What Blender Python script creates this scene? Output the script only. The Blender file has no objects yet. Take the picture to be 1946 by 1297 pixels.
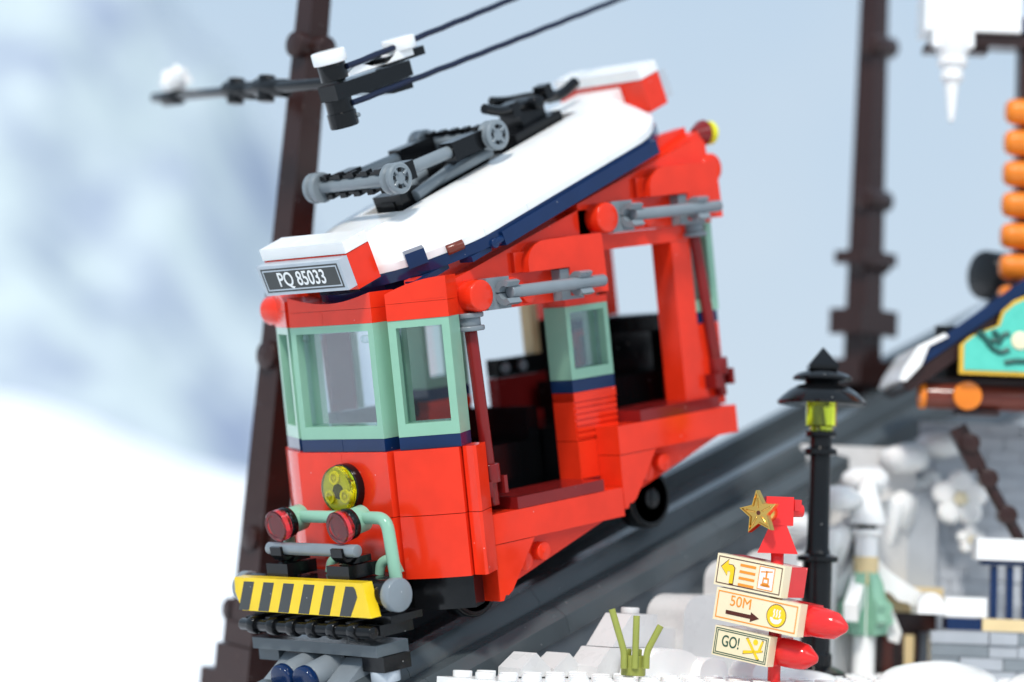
import bpy, bmesh, math, random
from mathutils import Matrix, Vector, noise
random.seed(7)
S = bpy.context.scene
COL = S.collection
# 1 unit = 1 brick stud (8 mm)
# ---------------------------------------------------------------- camera
FWD = Vector((0.69225448, 0.71655947, 0.08559353)); RGT = Vector((0.71645502, -0.69662726, 0.03745214)); UPV = Vector((-0.08646348, -0.03539751, 0.99562598))
CAM = Vector((-52.2606, -59.6225, 3.5802))
cd = bpy.data.cameras.new('camera'); cam = bpy.data.objects.new('camera', cd); COL.objects.link(cam)
cam.matrix_world = Matrix(((RGT.x, UPV.x, -FWD.x, CAM.x), (RGT.y, UPV.y, -FWD.y, CAM.y), (RGT.z, UPV.z, -FWD.z, CAM.z), (0, 0, 0, 1)))
cd.sensor_width = 36; cd.lens = 90; cd.clip_end = 3000; cd.clip_start = 1
cd.dof.use_dof = True; cd.dof.focus_distance = 79.0; cd.dof.aperture_fstop = 0.054; cd.dof.aperture_blades = 9
S.camera = cam
# ---------------------------------------------------------------- sky
w = bpy.data.worlds.new('World'); S.world = w; w.use_nodes = True
nt = w.node_tree; nt.nodes.clear()
out = nt.nodes.new('ShaderNodeOutputWorld'); bg = nt.nodes.new('ShaderNodeBackground'); nt.links.new(bg.outputs[0], out.inputs[0])
tc = nt.nodes.new('ShaderNodeTexCoord'); sep = nt.nodes.new('ShaderNodeSeparateXYZ'); nt.links.new(tc.outputs['Generated'], sep.inputs[0])
rp = nt.nodes.new('ShaderNodeValToRGB'); nt.links.new(sep.outputs['Z'], rp.inputs[0])
rp.color_ramp.elements[0].position = 0.0; rp.color_ramp.elements[0].color = (0.65, 0.76, 0.86, 1)
rp.color_ramp.elements[1].position = 0.30; rp.color_ramp.elements[1].color = (0.485, 0.645, 0.825, 1)
nz = nt.nodes.new('ShaderNodeTexNoise'); nz.inputs['Scale'].default_value = 7; nz.inputs['Detail'].default_value = 3; nt.links.new(tc.outputs['Generated'], nz.inputs[0])
cr = nt.nodes.new('ShaderNodeMapRange'); cr.inputs[1].default_value = 0.48; cr.inputs[2].default_value = 0.75; cr.inputs[3].default_value = 0; cr.inputs[4].default_value = 0.3; nt.links.new(nz.outputs[0], cr.inputs[0])
mx = nt.nodes.new('ShaderNodeMix'); mx.data_type = 'RGBA'; nt.links.new(cr.outputs[0], mx.inputs[0]); nt.links.new(rp.outputs[0], mx.inputs[6]); mx.inputs[7].default_value = (0.72, 0.79, 0.86, 1)
nt.links.new(mx.outputs[2], bg.inputs[0]); bg.inputs[1].default_value = 1.0
# ---------------------------------------------------------------- lamps: soft key from above, in front of the car
def aim(o, d): o.rotation_euler = Vector(d).to_track_quat('-Z', 'Y').to_euler()
sd = bpy.data.lights.new('key_light', 'SUN'); sd.energy = 2.7; sd.angle = math.radians(9); sd.color = (1.0, 0.945, 0.87)
so = bpy.data.objects.new('key_light', sd); COL.objects.link(so); aim(so, (0.60, 0.36, -0.72)); so.location = (-60, -30, 90)
ad = bpy.data.lights.new('softbox', 'AREA'); ad.shape = 'RECTANGLE'; ad.size = 60; ad.size_y = 40; ad.energy = 24000; ad.color = (1, 0.98, 0.95)
ao = bpy.data.objects.new('softbox', ad); COL.objects.link(ao); ao.location = (-10, -85, 70); aim(ao, (0.15, 0.85, -0.62))
# ---------------------------------------------------------------- exposure
S.view_settings.view_transform = 'Standard'; S.view_settings.look = 'None'; S.view_settings.gamma = 1; S.view_settings.exposure = 0.0
S.view_settings.use_curve_mapping = False
S.render.engine = 'CYCLES'
S.cycles.max_bounces = 10; S.cycles.transparent_max_bounces = 16; S.cycles.transmission_bounces = 10

# ================================================================ materials
MATS = {}
def plastic(name, col, rough=0.16, var=0.06, spec=0.36, sss=0.0, metal=0.0, bump=0.004):
    m = bpy.data.materials.new(name); m.use_nodes = True; n = m.node_tree; b = n.nodes['Principled BSDF']
    c = n.nodes.new('ShaderNodeTexCoord')
    a = n.nodes.new('ShaderNodeTexNoise'); a.inputs['Scale'].default_value = 1.1; a.inputs['Detail'].default_value = 2; n.links.new(c.outputs['Object'], a.inputs[0])
    r = n.nodes.new('ShaderNodeMapRange'); r.inputs[1].default_value = .3; r.inputs[2].default_value = .7; r.inputs[3].default_value = 1 - var; r.inputs[4].default_value = 1 + var; n.links.new(a.outputs[0], r.inputs[0])
    h = n.nodes.new('ShaderNodeHueSaturation'); h.inputs['Color'].default_value = (*col, 1); n.links.new(r.outputs[0], h.inputs['Value'])
    vo = n.nodes.new('ShaderNodeTexVoronoi'); vo.inputs['Scale'].default_value = 1.7; n.links.new(c.outputs['Object'], vo.inputs['Vector'])
    dr = n.nodes.new('ShaderNodeMapRange'); dr.inputs[1].default_value = .045; dr.inputs[2].default_value = .03; dr.inputs[3].default_value = 0; dr.inputs[4].default_value = .45; n.links.new(vo.outputs['Distance'], dr.inputs[0])
    dm = n.nodes.new('ShaderNodeMix'); dm.data_type = 'RGBA'; dm.inputs[7].default_value = (.6, .6, .58, 1); n.links.new(dr.outputs[0], dm.inputs[0]); n.links.new(h.outputs[0], dm.inputs[6]); n.links.new(dm.outputs[2], b.inputs['Base Color'])
    a2 = n.nodes.new('ShaderNodeTexNoise'); a2.inputs['Scale'].default_value = 2.2; a2.inputs['Detail'].default_value = 2; n.links.new(c.outputs['Object'], a2.inputs[0])
    r2 = n.nodes.new('ShaderNodeMapRange'); r2.inputs[1].default_value = .3; r2.inputs[2].default_value = .75; r2.inputs[3].default_value = max(rough - .06, .03); r2.inputs[4].default_value = rough + .06; n.links.new(a2.outputs[0], r2.inputs[0]); n.links.new(r2.outputs[0], b.inputs['Roughness'])
    bp = n.nodes.new('ShaderNodeBump'); bp.inputs['Strength'].default_value = 0.25; bp.inputs['Distance'].default_value = bump; n.links.new(a.outputs[0], bp.inputs['Height']); n.links.new(bp.outputs[0], b.inputs['Normal'])
    b.inputs['Specular IOR Level'].default_value = spec; b.inputs['Metallic'].default_value = metal
    if sss: b.inputs['Subsurface Weight'].default_value = sss; b.inputs['Subsurface Radius'].default_value = (0.3, 0.2, 0.15); b.inputs['Subsurface Scale'].default_value = 0.3
    MATS[name] = m; return m
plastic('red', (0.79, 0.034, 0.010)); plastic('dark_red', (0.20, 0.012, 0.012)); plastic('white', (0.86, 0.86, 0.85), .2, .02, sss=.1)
plastic('navy', (0.005, 0.022, 0.082), .12); plastic('green', (0.25, 0.47, 0.345), .2, .03); plastic('black', (0.0055, 0.006, 0.007), .17, spec=.3)
plastic('grey', (0.085, 0.105, 0.118), .2); plastic('mid_grey', (0.21, 0.24, 0.265), .22); plastic('pale_grey', (0.46, 0.51, 0.56), .2); plastic('silver', (0.20, 0.235, 0.26), .2); plastic('cord', (0.004, 0.010, 0.035), .5)
plastic('brown', (0.032, 0.013, 0.011), .22); plastic('red_brown', (0.16, 0.035, 0.022), .2); plastic('orange', (0.80, 0.22, 0.02), .22); plastic('tan', (0.74, 0.58, 0.32), .22); plastic('cream', (0.86, 0.76, 0.52), .2, .02)
plastic('yellow', (0.88, 0.60, 0.015), .2); plastic('olive', (0.30, 0.33, 0.07), .22); plastic('teal', (0.10, 0.55, 0.44), .3); plastic('gold', (0.80, 0.50, 0.13), .2, .08, metal=1); plastic('gold_trim', (0.75, 0.45, 0.05), .3)
plastic('stone_grey', (0.40, 0.43, 0.47), .35); plastic('pale_stone', (0.50, 0.53, 0.575), .45, .03); plastic('ink_brown', (0.09, 0.02, 0.012), .4); plastic('ink_orange', (0.86, 0.30, 0.03), .4, .02); plastic('ink_green', (0.03, 0.09, 0.06), .4); plastic('ink_grey', (0.045, 0.05, 0.05), .4); plastic('ink_yellow', (0.92, 0.62, 0.02), .4, .02); plastic('dark_green', (0.012, 0.09, 0.075), .4); plastic('bright_red', (0.75, 0.03, 0.03), .14)
plastic('lime', (0.80, 0.76, 0.03), .15); plastic('track_grey', (0.066, 0.080, 0.089), .22); plastic('rock_white', (0.66, 0.655, 0.65), .3, .03)
def glass(name, col, fac=0.10, rough=0.03):
    m = bpy.data.materials.new(name); m.use_nodes = True; n = m.node_tree; n.nodes.clear()
    o = n.nodes.new('ShaderNodeOutputMaterial'); t = n.nodes.new('ShaderNodeBsdfTransparent'); t.inputs[0].default_value = (*col, 1)
    g = n.nodes.new('ShaderNodeBsdfGlossy'); g.inputs['Roughness'].default_value = rough; g.inputs[0].default_value = (.9, .95, 1, 1)
    l = n.nodes.new('ShaderNodeLayerWeight'); l.inputs[0].default_value = 0.35
    r = n.nodes.new('ShaderNodeMapRange'); r.inputs[3].default_value = fac; r.inputs[4].default_value = 0.25; n.links.new(l.outputs['Fresnel'], r.inputs[0])
    x = n.nodes.new('ShaderNodeMixShader'); n.links.new(r.outputs[0], x.inputs[0]); n.links.new(t.outputs[0], x.inputs[1]); n.links.new(g.outputs[0], x.inputs[2]); n.links.new(x.outputs[0], o.inputs[0])
    MATS[name] = m
glass('clear', (0.94, 0.965, 0.96), 0.012)
def trans(name, col, ior=1.5):
    m = bpy.data.materials.new(name); m.use_nodes = True; b = m.node_tree.nodes['Principled BSDF']
    b.inputs['Base Color'].default_value = (*col, 1); b.inputs['Roughness'].default_value = .06; b.inputs['Transmission Weight'].default_value = .97; b.inputs['IOR'].default_value = ior
    MATS[name] = m
trans('clear_red', (0.80, 0.05, 0.06)); trans('clear_yellow', (0.97, 0.92, 0.06)); trans('lens_yellow', (0.98, 0.92, 0.05)); MATS['lens_yellow'].node_tree.nodes['Principled BSDF'].inputs['Transmission Weight'].default_value = .7; trans('clear_lime', (0.80, 0.85, 0.03))

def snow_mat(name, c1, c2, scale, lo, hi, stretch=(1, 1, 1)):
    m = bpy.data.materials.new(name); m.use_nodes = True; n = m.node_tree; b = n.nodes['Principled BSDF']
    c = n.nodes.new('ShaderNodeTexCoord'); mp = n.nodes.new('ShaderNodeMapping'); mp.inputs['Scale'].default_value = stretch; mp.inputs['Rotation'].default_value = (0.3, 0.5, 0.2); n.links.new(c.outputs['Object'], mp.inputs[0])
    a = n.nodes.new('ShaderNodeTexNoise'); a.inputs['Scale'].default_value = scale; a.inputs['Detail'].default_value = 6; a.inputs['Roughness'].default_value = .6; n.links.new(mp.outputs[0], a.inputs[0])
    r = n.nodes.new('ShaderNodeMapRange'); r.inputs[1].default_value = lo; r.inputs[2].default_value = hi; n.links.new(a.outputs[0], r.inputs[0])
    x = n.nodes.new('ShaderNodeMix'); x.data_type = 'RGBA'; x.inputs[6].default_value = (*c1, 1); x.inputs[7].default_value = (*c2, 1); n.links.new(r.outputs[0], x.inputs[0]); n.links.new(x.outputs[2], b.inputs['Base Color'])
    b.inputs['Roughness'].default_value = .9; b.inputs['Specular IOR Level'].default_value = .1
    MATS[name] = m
snow_mat('snow', (0.93, 0.94, 0.96), (0.90, 0.92, 0.95), 0.05, .3, .7)
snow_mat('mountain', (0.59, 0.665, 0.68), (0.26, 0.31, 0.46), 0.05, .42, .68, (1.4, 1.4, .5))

# ================================================================ helpers
def tag(o, label, cat, group=None):
    o['label'] = label; o['category'] = cat
    if group: o['group'] = group
    return o
def thing(name, label, cat, loc=(0, 0, 0), rot=(0, 0, 0), group=None):
    o = bpy.data.objects.new(name, None); COL.objects.link(o); o.location = loc; o.rotation_euler = rot; o.empty_display_size = .3
    return tag(o, label, cat, group)
def struct(o): o['kind'] = 'structure'; return o
def fin(name, bm, mat, par=None, bev=0.03, xf=None, seg=2, label=None, sharp=32, loc=None):
    if bev:
        es = [e for e in bm.edges if len(e.link_faces) == 2 and e.calc_face_angle(0) > math.radians(30)]
        if es: bmesh.ops.bevel(bm, geom=es, offset=bev, offset_type='OFFSET', segments=seg, profile=.5, affect='EDGES', clamp_overlap=True)
    if xf is not None: bmesh.ops.transform(bm, matrix=xf, verts=bm.verts)
    bmesh.ops.recalc_face_normals(bm, faces=bm.faces)
    for f in bm.faces: f.smooth = True
    for e in bm.edges:
        e.smooth = not (len(e.link_faces) == 2 and e.calc_face_angle(0) > math.radians(sharp))
    me = bpy.data.meshes.new(name); bm.to_mesh(me); bm.free(); me.materials.append(MATS[mat])
    o = bpy.data.objects.new(name, me); COL.objects.link(o)
    if par is not None: o.parent = par
    if label: o['label'] = label
    if loc: o.location = loc
    return o
def abox(bm, x0, x1, y0, y1, z0, z1):
    vs = [bm.verts.new((x, y, z)) for x in (x0, x1) for y in (y0, y1) for z in (z0, z1)]
    for f in ((0, 1, 3, 2), (4, 6, 7, 5), (0, 4, 5, 1), (2, 3, 7, 6), (0, 2, 6, 4), (1, 5, 7, 3)): bm.faces.new([vs[i] for i in f])
def B(name, mat, par, x0, x1, y0, y1, z0, z1, bev=.03, xf=None, label=None):
    bm = bmesh.new(); abox(bm, x0, x1, y0, y1, z0, z1); return fin(name, bm, mat, par, bev, xf, label=label)
def BS(name, mat, par, boxes, bev=.03, xf=None, label=None):
    bm = bmesh.new()
    for b in boxes: abox(bm, *b)
    return fin(name, bm, mat, par, bev, xf, label=label)
def aprism(bm, pts, ax, a, b):
    def v(p, t): return {'x': (t, p[0], p[1]), 'y': (p[0], t, p[1]), 'z': (p[0], p[1], t)}[ax]
    A = [bm.verts.new(v(p, a)) for p in pts]; Bv = [bm.verts.new(v(p, b)) for p in pts]; n = len(pts)
    bm.faces.new(A); bm.faces.new(Bv[::-1])
    for i in range(n): bm.faces.new((A[i], Bv[i], Bv[(i + 1) % n], A[(i + 1) % n]))
def P(name, mat, par, pts, ax, a, b, bev=.03, xf=None, label=None):
    bm = bmesh.new(); aprism(bm, pts, ax, a, b); return fin(name, bm, mat, par, bev, xf, label=label)
def basis(d):
    d = Vector(d).normalized(); t = Vector((0, 0, 1)) if abs(d.z) < .9 else Vector((1, 0, 0)); u = d.cross(t).normalized(); return d, u, d.cross(u)
def alathe(bm, o, d, prof, seg=32, cap=True):
    d, u, v = basis(d); o = Vector(o); rings = []
    for r, h in prof:
        if r < 1e-5: rings.append([bm.verts.new(o + d * h)])
        else: rings.append([bm.verts.new(o + d * h + (u * math.cos(k * 2 * math.pi / seg) + v * math.sin(k * 2 * math.pi / seg)) * r) for k in range(seg)])
    for A, Bv in zip(rings, rings[1:]):
        for k in range(seg):
            q = [A[k % len(A)], A[(k + 1) % seg % len(A)], Bv[(k + 1) % seg % len(Bv)], Bv[k % len(Bv)]]
            q2 = [];  [q2.append(x) for x in q if x not in q2]
            if len(q2) > 2: bm.faces.new(q2)
    if cap:
        for r in (rings[0], rings[-1]):
            if len(r) > 2: bm.faces.new(r)
def LA(name, mat, par, o, d, prof, seg=32, bev=0, xf=None, label=None, sharp=32, loc=None):
    bm = bmesh.new(); alathe(bm, o, d, prof, seg); return fin(name, bm, mat, par, bev, xf, label=label, sharp=sharp, loc=loc)
def cprof(r, h, b=.03): return [(r - b, 0), (r - b * .3, b * .3), (r, b), (r, h - b), (r - b * .3, h - b * .3), (r - b, h)]
def CY(name, mat, par, p0, p1, r, seg=32, b=.03, xf=None, label=None, loc=None):
    d = Vector(p1) - Vector(p0); return LA(name, mat, par, p0, d, cprof(r, d.length, b), seg, xf=xf, label=label, sharp=50, loc=loc)
def smooth_path(pts, rad=.35, n=6):
    pts = [Vector(p) for p in pts]; o = [pts[0]]
    for a, b, c in zip(pts, pts[1:], pts[2:]):
        r = min(rad, (a - b).length * .45, (c - b).length * .45); p = b + (a - b).normalized() * r; q = b + (c - b).normalized() * r
        for k in range(n + 1): t = k / n; o.append(p * (1 - t) ** 2 + b * 2 * t * (1 - t) + q * t * t)
    o.append(pts[-1]); return o
def atube(bm, pts, r, seg=14):
    rr = r if isinstance(r, list) else [r] * len(pts); prev = None; rings = []
    for i, p in enumerate(pts):
        d = (pts[min(i + 1, len(pts) - 1)] - pts[max(i - 1, 0)]).normalized()
        if prev is None: _, u, v = basis(d)
        else: u = (prev - d * prev.dot(d)).normalized(); v = d.cross(u)
        prev = u; rings.append([bm.verts.new(p + (u * math.cos(k * 2 * math.pi / seg) + v * math.sin(k * 2 * math.pi / seg)) * rr[i]) for k in range(seg)])
    for A, Bv in zip(rings, rings[1:]):
        for k in range(seg): bm.faces.new((A[k], A[(k + 1) % seg], Bv[(k + 1) % seg], Bv[k]))
    bm.faces.new(rings[0]); bm.faces.new(rings[-1])
def TU(name, mat, par, pts, r, rad=.35, seg=14, label=None):
    bm = bmesh.new(); atube(bm, smooth_path(pts, rad), r, seg); return fin(name, bm, mat, par, 0, label=label)
def TEXT(name, mat, par, s, size, xf, sx=1.0, depth=.006):
    c = bpy.data.curves.new(name, 'FONT'); c.body = s; c.size = size; c.align_x = 'CENTER'; c.align_y = 'CENTER'; c.extrude = depth; c.offset = {'50M': 0.0, 'PQ 85033': 0.013}.get(s, .006) * size
    t = bpy.data.objects.new('tmp', c); COL.objects.link(t); dg = bpy.context.evaluated_depsgraph_get(); me = bpy.data.meshes.new_from_object(t.evaluated_get(dg)); bpy.data.objects.remove(t)
    me.transform(xf @ Matrix.Diagonal((sx, 1, 1, 1))); me.materials.clear(); me.materials.append(MATS[mat]); me.name = name
    o = bpy.data.objects.new(name, me); COL.objects.link(o); o.parent = par; return o
def frame(o, ex, ez):   # matrix whose local x = ex, z = ez
    ex = Vector(ex).normalized(); ez = Vector(ez).normalized(); ey = ez.cross(ex)
    return Matrix(((ex.x, ey.x, ez.x, o[0]), (ex.y, ey.y, ez.y, o[1]), (ex.z, ey.z, ez.z, o[2]), (0, 0, 0, 1)))

# ================================================================ setting: ground, snow slope, mountain
rH = Vector((0.7167, -0.6972, 0)).normalized(); fH = Vector((0.6972, 0.7167, 0)).normalized()
def interp(tab, t):
    for (a, va), (b, vb) in zip(tab, tab[1:]):
        if t <= b: s = max(0, (t - a) / (b - a)); s = s * s * (3 - 2 * s); return va + (vb - va) * s
    return tab[-1][1]
def terrain(name, mat, a0, a1, b0, b1, na, nb, fn):
    vs = []; fs = []
    for j in range(nb + 1):
        for i in range(na + 1):
            a = a0 + (a1 - a0) * i / na; b = b0 + (b1 - b0) * j / nb; p = Vector((CAM.x, CAM.y, 0)) + rH * a + fH * b; vs.append((p.x, p.y, fn(a, b)))
    for j in range(nb):
        for i in range(na): k = j * (na + 1) + i; fs.append((k, k + 1, k + na + 2, k + na + 1))
    me = bpy.data.meshes.new(name); me.from_pydata(vs, [], fs); me.polygons.foreach_set('use_smooth', [True] * len(fs)); me.materials.append(MATS[mat]); o = bpy.data.objects.new(name, me); COL.objects.link(o); return struct(o)
def snow_h(a, b):
    crest = interp([(-160, 21), (-60, 17.5), (-38, 14.3), (-19, 9.3), (-3, 5.5), (25, 0), (90, -6), (200, -8)], a)
    n = noise.noise(Vector((a * .05, b * .04, 3))) * 1.2 + noise.noise(Vector((a * .02, b * .02, 9))) * 1.5
    if b < 190: t = (b - 92) / 98; s = t * t * (3 - 2 * t) if t > 0 else 0; z = -5.5 + (crest + 5.5) * s
    else: z = crest - (b - 190) * .12
    return z + n * min(1, max(0, (b - 100) / 60)) * .6
terrain('snow_field', 'snow', -200, 200, 60, 330, 100, 80, snow_h)
def mtn_h(a, b):
    ridge = interp([(-260, 120), (-150, 150), (-84, 122), (-60, 99), (-51, 86), (-42.6, 68), (-35.6, 52), (-23.6, 30), (0, 5), (40, -8), (200, -12)], a)
    t = (b - 330) / 150; s = max(0, t) if t < 1 else max(0, 1 - (t - 1) * 1.0)
    q = Vector((a * .022, b * .022, 1.7)); n = noise.noise(q) * 9 + noise.noise(q * 2.3) * 6 + noise.noise(q * 5) * 3
    return -8 + (ridge + 8) * min(1, s) ** .85 + n * min(1, s * 2) * min(1, max(0, ridge) / 50)
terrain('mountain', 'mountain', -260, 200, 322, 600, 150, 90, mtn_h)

# studded snow plate the scene stands on
plate = B('ground', 'white', None, 1.05, 62, -46, -1.7, -0.36, 0.0, bev=.02); struct(plate); plate['label'] = 'white studded snow base plate'
stud_me = None; far_bm = bmesh.new(); cand = []
for i in range(60):
    for j in range(44):
        p = Vector((1.6 + i, -2.25 - j, 0)); d = p - CAM; z = d.dot(FWD); px = 973 + 4865 * d.dot(RGT) / z; py = 648.5 - 4865 * d.dot(UPV) / z
        if -60 < px < 2010 and py < 1330 and not (13 < p.x < 60 and p.y > -5.2): cand.append((z, p))
cand.sort(key=lambda t: t[0])
for k, (z, p) in enumerate(cand[:260]):
    if stud_me is None:
        o = LA('stud', 'white', plate, (0, 0, 0), (0, 0, 1), cprof(.3, .21, .025), 20, sharp=50); stud_me = o.data
    else: o = bpy.data.objects.new('stud', stud_me); COL.objects.link(o); o.parent = plate
    o.location = p
for z, p in cand[260:]: alathe(far_bm, p, (0, 0, 1), [(.3, 0), (.3, .2), (0, .2)], 10)
fs = fin('studs', far_bm, 'white', plate, 0); fs['kind'] = 'stuff'

# ================================================================ the railcar
PHI = math.radians(11)
car = thing('funicular_car', 'red stepped funicular car with white roof going up the dark grey track', 'railcar', (0, 0, 7.2), (0, -PHI, 0))
def corner(side):     # side -1: near right corner, +1: mirrored far left corner; local x along the face, y inward
    d = Vector((.48, -.877, 0)) if side < 0 else Vector((.48, .877, 0)); n = Vector((.877, .48, 0)) if side < 0 else Vector((.877, -.48, 0))
    o = (.24, -.43) if side < 0 else (.24, 4.43)
    return lambda lx, ly=0: (o[0] + d.x * lx + n.x * ly, o[1] + d.y * lx + n.y * ly)
def cpoly(side, pts): f = corner(side); return [f(*p) for p in pts]
def cmat(side):
    f = corner(side); a = Vector((*f(0, 0), 0)); return frame(a, (Vector((*f(1, 0), 0)) - a), (0, 0, 1)) if side < 0 else frame(a, (Vector((*f(1, 0), 0)) - a), (0, 0, 1))
def window(par, wd, ht, xf, flip=1, bs=.25, bt=.23, bb=.40, depth=1.0, label=None):
    # face plane local y=0, inward +y (flip -1: inward -y)
    s = flip; y0, y1 = (0, depth) if s > 0 else (-depth, 0)
    fr = BS('window_frame', 'green', par, [(0, bs, y0, y1, 0, ht), (wd - bs, wd, y0, y1, 0, ht), (bs, wd - bs, y0, y1, 0, bb), (bs, wd - bs, y0, y1, ht - bt, ht)], .02, xf, label)
    ya, yb = (.30, .38) if s > 0 else (-.38, -.30)
    B('pane', 'clear', fr, bs + .01, wd - bs - .01, ya, yb, bb + .01, ht - bt - .01, .012, xf)
    e = .05; yc, yd = (.27, .46) if s > 0 else (-.46, -.27)
    BS('pane_rim', 'clear', fr, [(bs + .012, bs + e, yc, yd, bb + .03, ht - bt - .03), (wd - bs - e, wd - bs - .012, yc, yd, bb + .03, ht - bt - .03), (bs + e, wd - bs - e, yc, yd, bb + .012, bb + e), (bs + e, wd - bs - e, yc, yd, ht - bt - e, ht - bt - .012)], .012, xf)
    for hz in ((ht - bt - .18,) if wd < 3 else (ht - bt - .18, ht - bt - .2)): pass
    return fr
XF_F = Matrix(((0, 1, 0, 0), (-1, 0, 0, 4), (0, 0, 1, 0), (0, 0, 0, 1)))   # front face: local x -> -y from y=4, local y -> +x
wf = window(car, 4, 3.6, XF_F)
CY('hinge', 'clear', wf, (.3, .42, 3.1), (.3, .85, 3.1), .13, 16); CY('hinge', 'clear', wf, (.3, 3.5, 3.2), (.3, 3.68, 3.2), .12, 16)
window(car, 2, 3.6, cmat(-1)); window(car, 2, 3.6, cmat(1), flip=-1)
# blue sill plates
B('sill_plate', 'navy', car, .0, 1, 2.008, 4, -.40, -.006); B('sill_plate', 'navy', car, .0, 1, 0, 1.992, -.40, -.006)
for s in (-1, 1): P('sill_plate', 'navy', car, cpoly(s, [(0, 0), (2, 0), (2, 1), (0, 1)]), 'z', -.40, -.006)
# lower front body: two rows, middle blocks and bowed corner panels
def bow(s, off=0.0, l0=-.20, l1=1.93, n=9, sag=.10):
    f = corner(s); outer = [f(l0 + (l1 - l0) * k / n, -.08 + off - sag * math.sin(math.pi * k / n)) for k in range(n + 1)]
    inner = [f(l1, .8 + off), f(l0 + .25, .8 + off)]; return outer + inner
def strip(s, off=0): f = corner(s); return [f(1.94, .22 + off), f(1.99, .10 + off), f(2.36, -.02 + off), f(2.44, .06 + off), f(2.44, 1.0), f(1.94, 1.0)]
for z0, z1 in ((-2.44, -.41), (-4.40, -2.46)):
    o = -.02 if z0 < -3 else 0
    B('front_block', 'red', car, -.10 + o, .9, 2.006, 4.16, z0, z1, .02); B('front_block', 'red', car, -.10 + o, .9, -.16, 1.994, z0, z1, .02)
    for s in (-1, 1):
        P('corner_panel', 'red', car, bow(s, o), 'z', z0, z1, .02); P('corner_strip', 'red', car, strip(s, o), 'z', z0, z1, .02)
for s in (-1, 1): P('skirt_panel', 'black', car, bow(s, .22, -.1, 1.9), 'z', -5.42, -4.42, .02)
B('skirt_panel', 'black', car, .12, 1, -.1, 4.1, -5.42, -4.42, .02)
# red header above the windows
def arc_top(y0, y1, z0, za, zb, n=12): return [(y0, z0), (y1, z0)] + [(y1 + (y0 - y1) * k / n, zb - (zb - za) * math.sin(math.pi * k / n)) for k in range(n + 1)]
B('header_brick', 'red', car, 0, 1, 2.35, 4, 3.606, 4.06, .02); B('header_brick', 'red', car, 0, 1, 0, 2.34, 3.606, 4.06, .02)
P('header_cap', 'red', car, arc_top(0, 4, 4.07, 4.28, 4.56), 'x', 0, 1, .02)
for s in (-1, 1):
    P('header_brick', 'red', car, cpoly(s, [(0, -.02), (2.02, -.02), (2.02, 1), (0, 1)]), 'z', 3.606, 4.12, .02)
    bm = bmesh.new(); n = 12; pts = [(0, 4.13), (2.02, 4.13), (2.02, 4.86)] + [(2.02 - 2.02 * k / n, 4.86 - .42 * (k / n) ** 2.0) for k in range(1, n + 1)]
    aprism(bm, pts, 'y', -.02 * (1 if s < 0 else -1), 1 * (1 if s < 0 else -1)); fin('header_cap', bm, 'red', car, .02, cmat(s))
    f = corner(s); P('header_tile', 'red', car, cpoly(s, [(.9, -.03), (2.0, -.03), (2.0, -.018), (.9, -.018)]), 'z', 4.20, 4.58, .004)
CY('knob', 'red', car, (1.35, 5.5, 4.15), (1.35, 6.55, 4.15), .5, b=.08)
# front lamp
fl = CY('front_lamp', 'black', car, (.0, 1.82, -1.52), (-.40, 1.82, -1.52), .78)
CY('lens_brightener', 'pale_grey', fl, (-.401, 1.82, -1.52), (-.405, 1.82, -1.52), .68, 28, .001); CY('lamp_socket', 'black', fl, (-.406, 1.82, -1.58), (-.412, 1.82, -1.58), .24, 20, .001); LA('lamp_lens', 'clear_yellow', fl, (-.41, 1.82, -1.52), (-1, 0, 0), [(.74, 0), (.74, .16), (.70, .22), (.55, .26), (0, .28)], 40)  # pale disc added behind the lens to brighten its yellow
for dy, dz in ((.08, .36), (-.34, -.2), (.36, -.22)):
    LA('lens_ring', 'lime', fl, (-.42, 1.82 + dy, -1.52 + dz), (-1, 0, 0), [(.21, 0), (.21, .12), (.13, .12), (.13, .02), (0, .02)], 20); CY('lens_core', 'lime', fl, (-.43, 1.82 + dy, -1.52 + dz), (-.52, 1.82 + dy, -1.52 + dz), .06, 12, .01)
# sand green lamp bar and red headlights
lb = TU('lamp_bar', 'green', car, [(-1.0, -1.05, -4.3), (-.95, -.82, -2.32), (-.95, 2, -2.32), (-.95, 3.9, -2.32), (-1.0, 4.0, -4.3)], .20, .42, 18)
for y in (-.35, 2): TU('bar_foot', 'green', lb, [(-.75, y + .35, -4.1), (-.72, y + .25, -3.72), (-.55, y - .1, -3.62), (-.5, y - .3, -4.1)], .16, .25)
for y in (.5, 3.5):
    CY('joint', 'green', lb, (-.72, y, -2.36), (-1.28, y, -2.44), .42)
    hl = CY('headlight', 'black', car, (-1.28, y, -2.44), (-1.55, y, -2.48), .5)
    LA('headlight_lens', 'clear_red', hl, (-1.555, y, -2.48), (-1, 0, -.14), [(.49, 0), (.51, .03), (.51, .27), (.47, .31), (.36, .31), (.34, .29), (0, .29)], 36)
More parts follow.
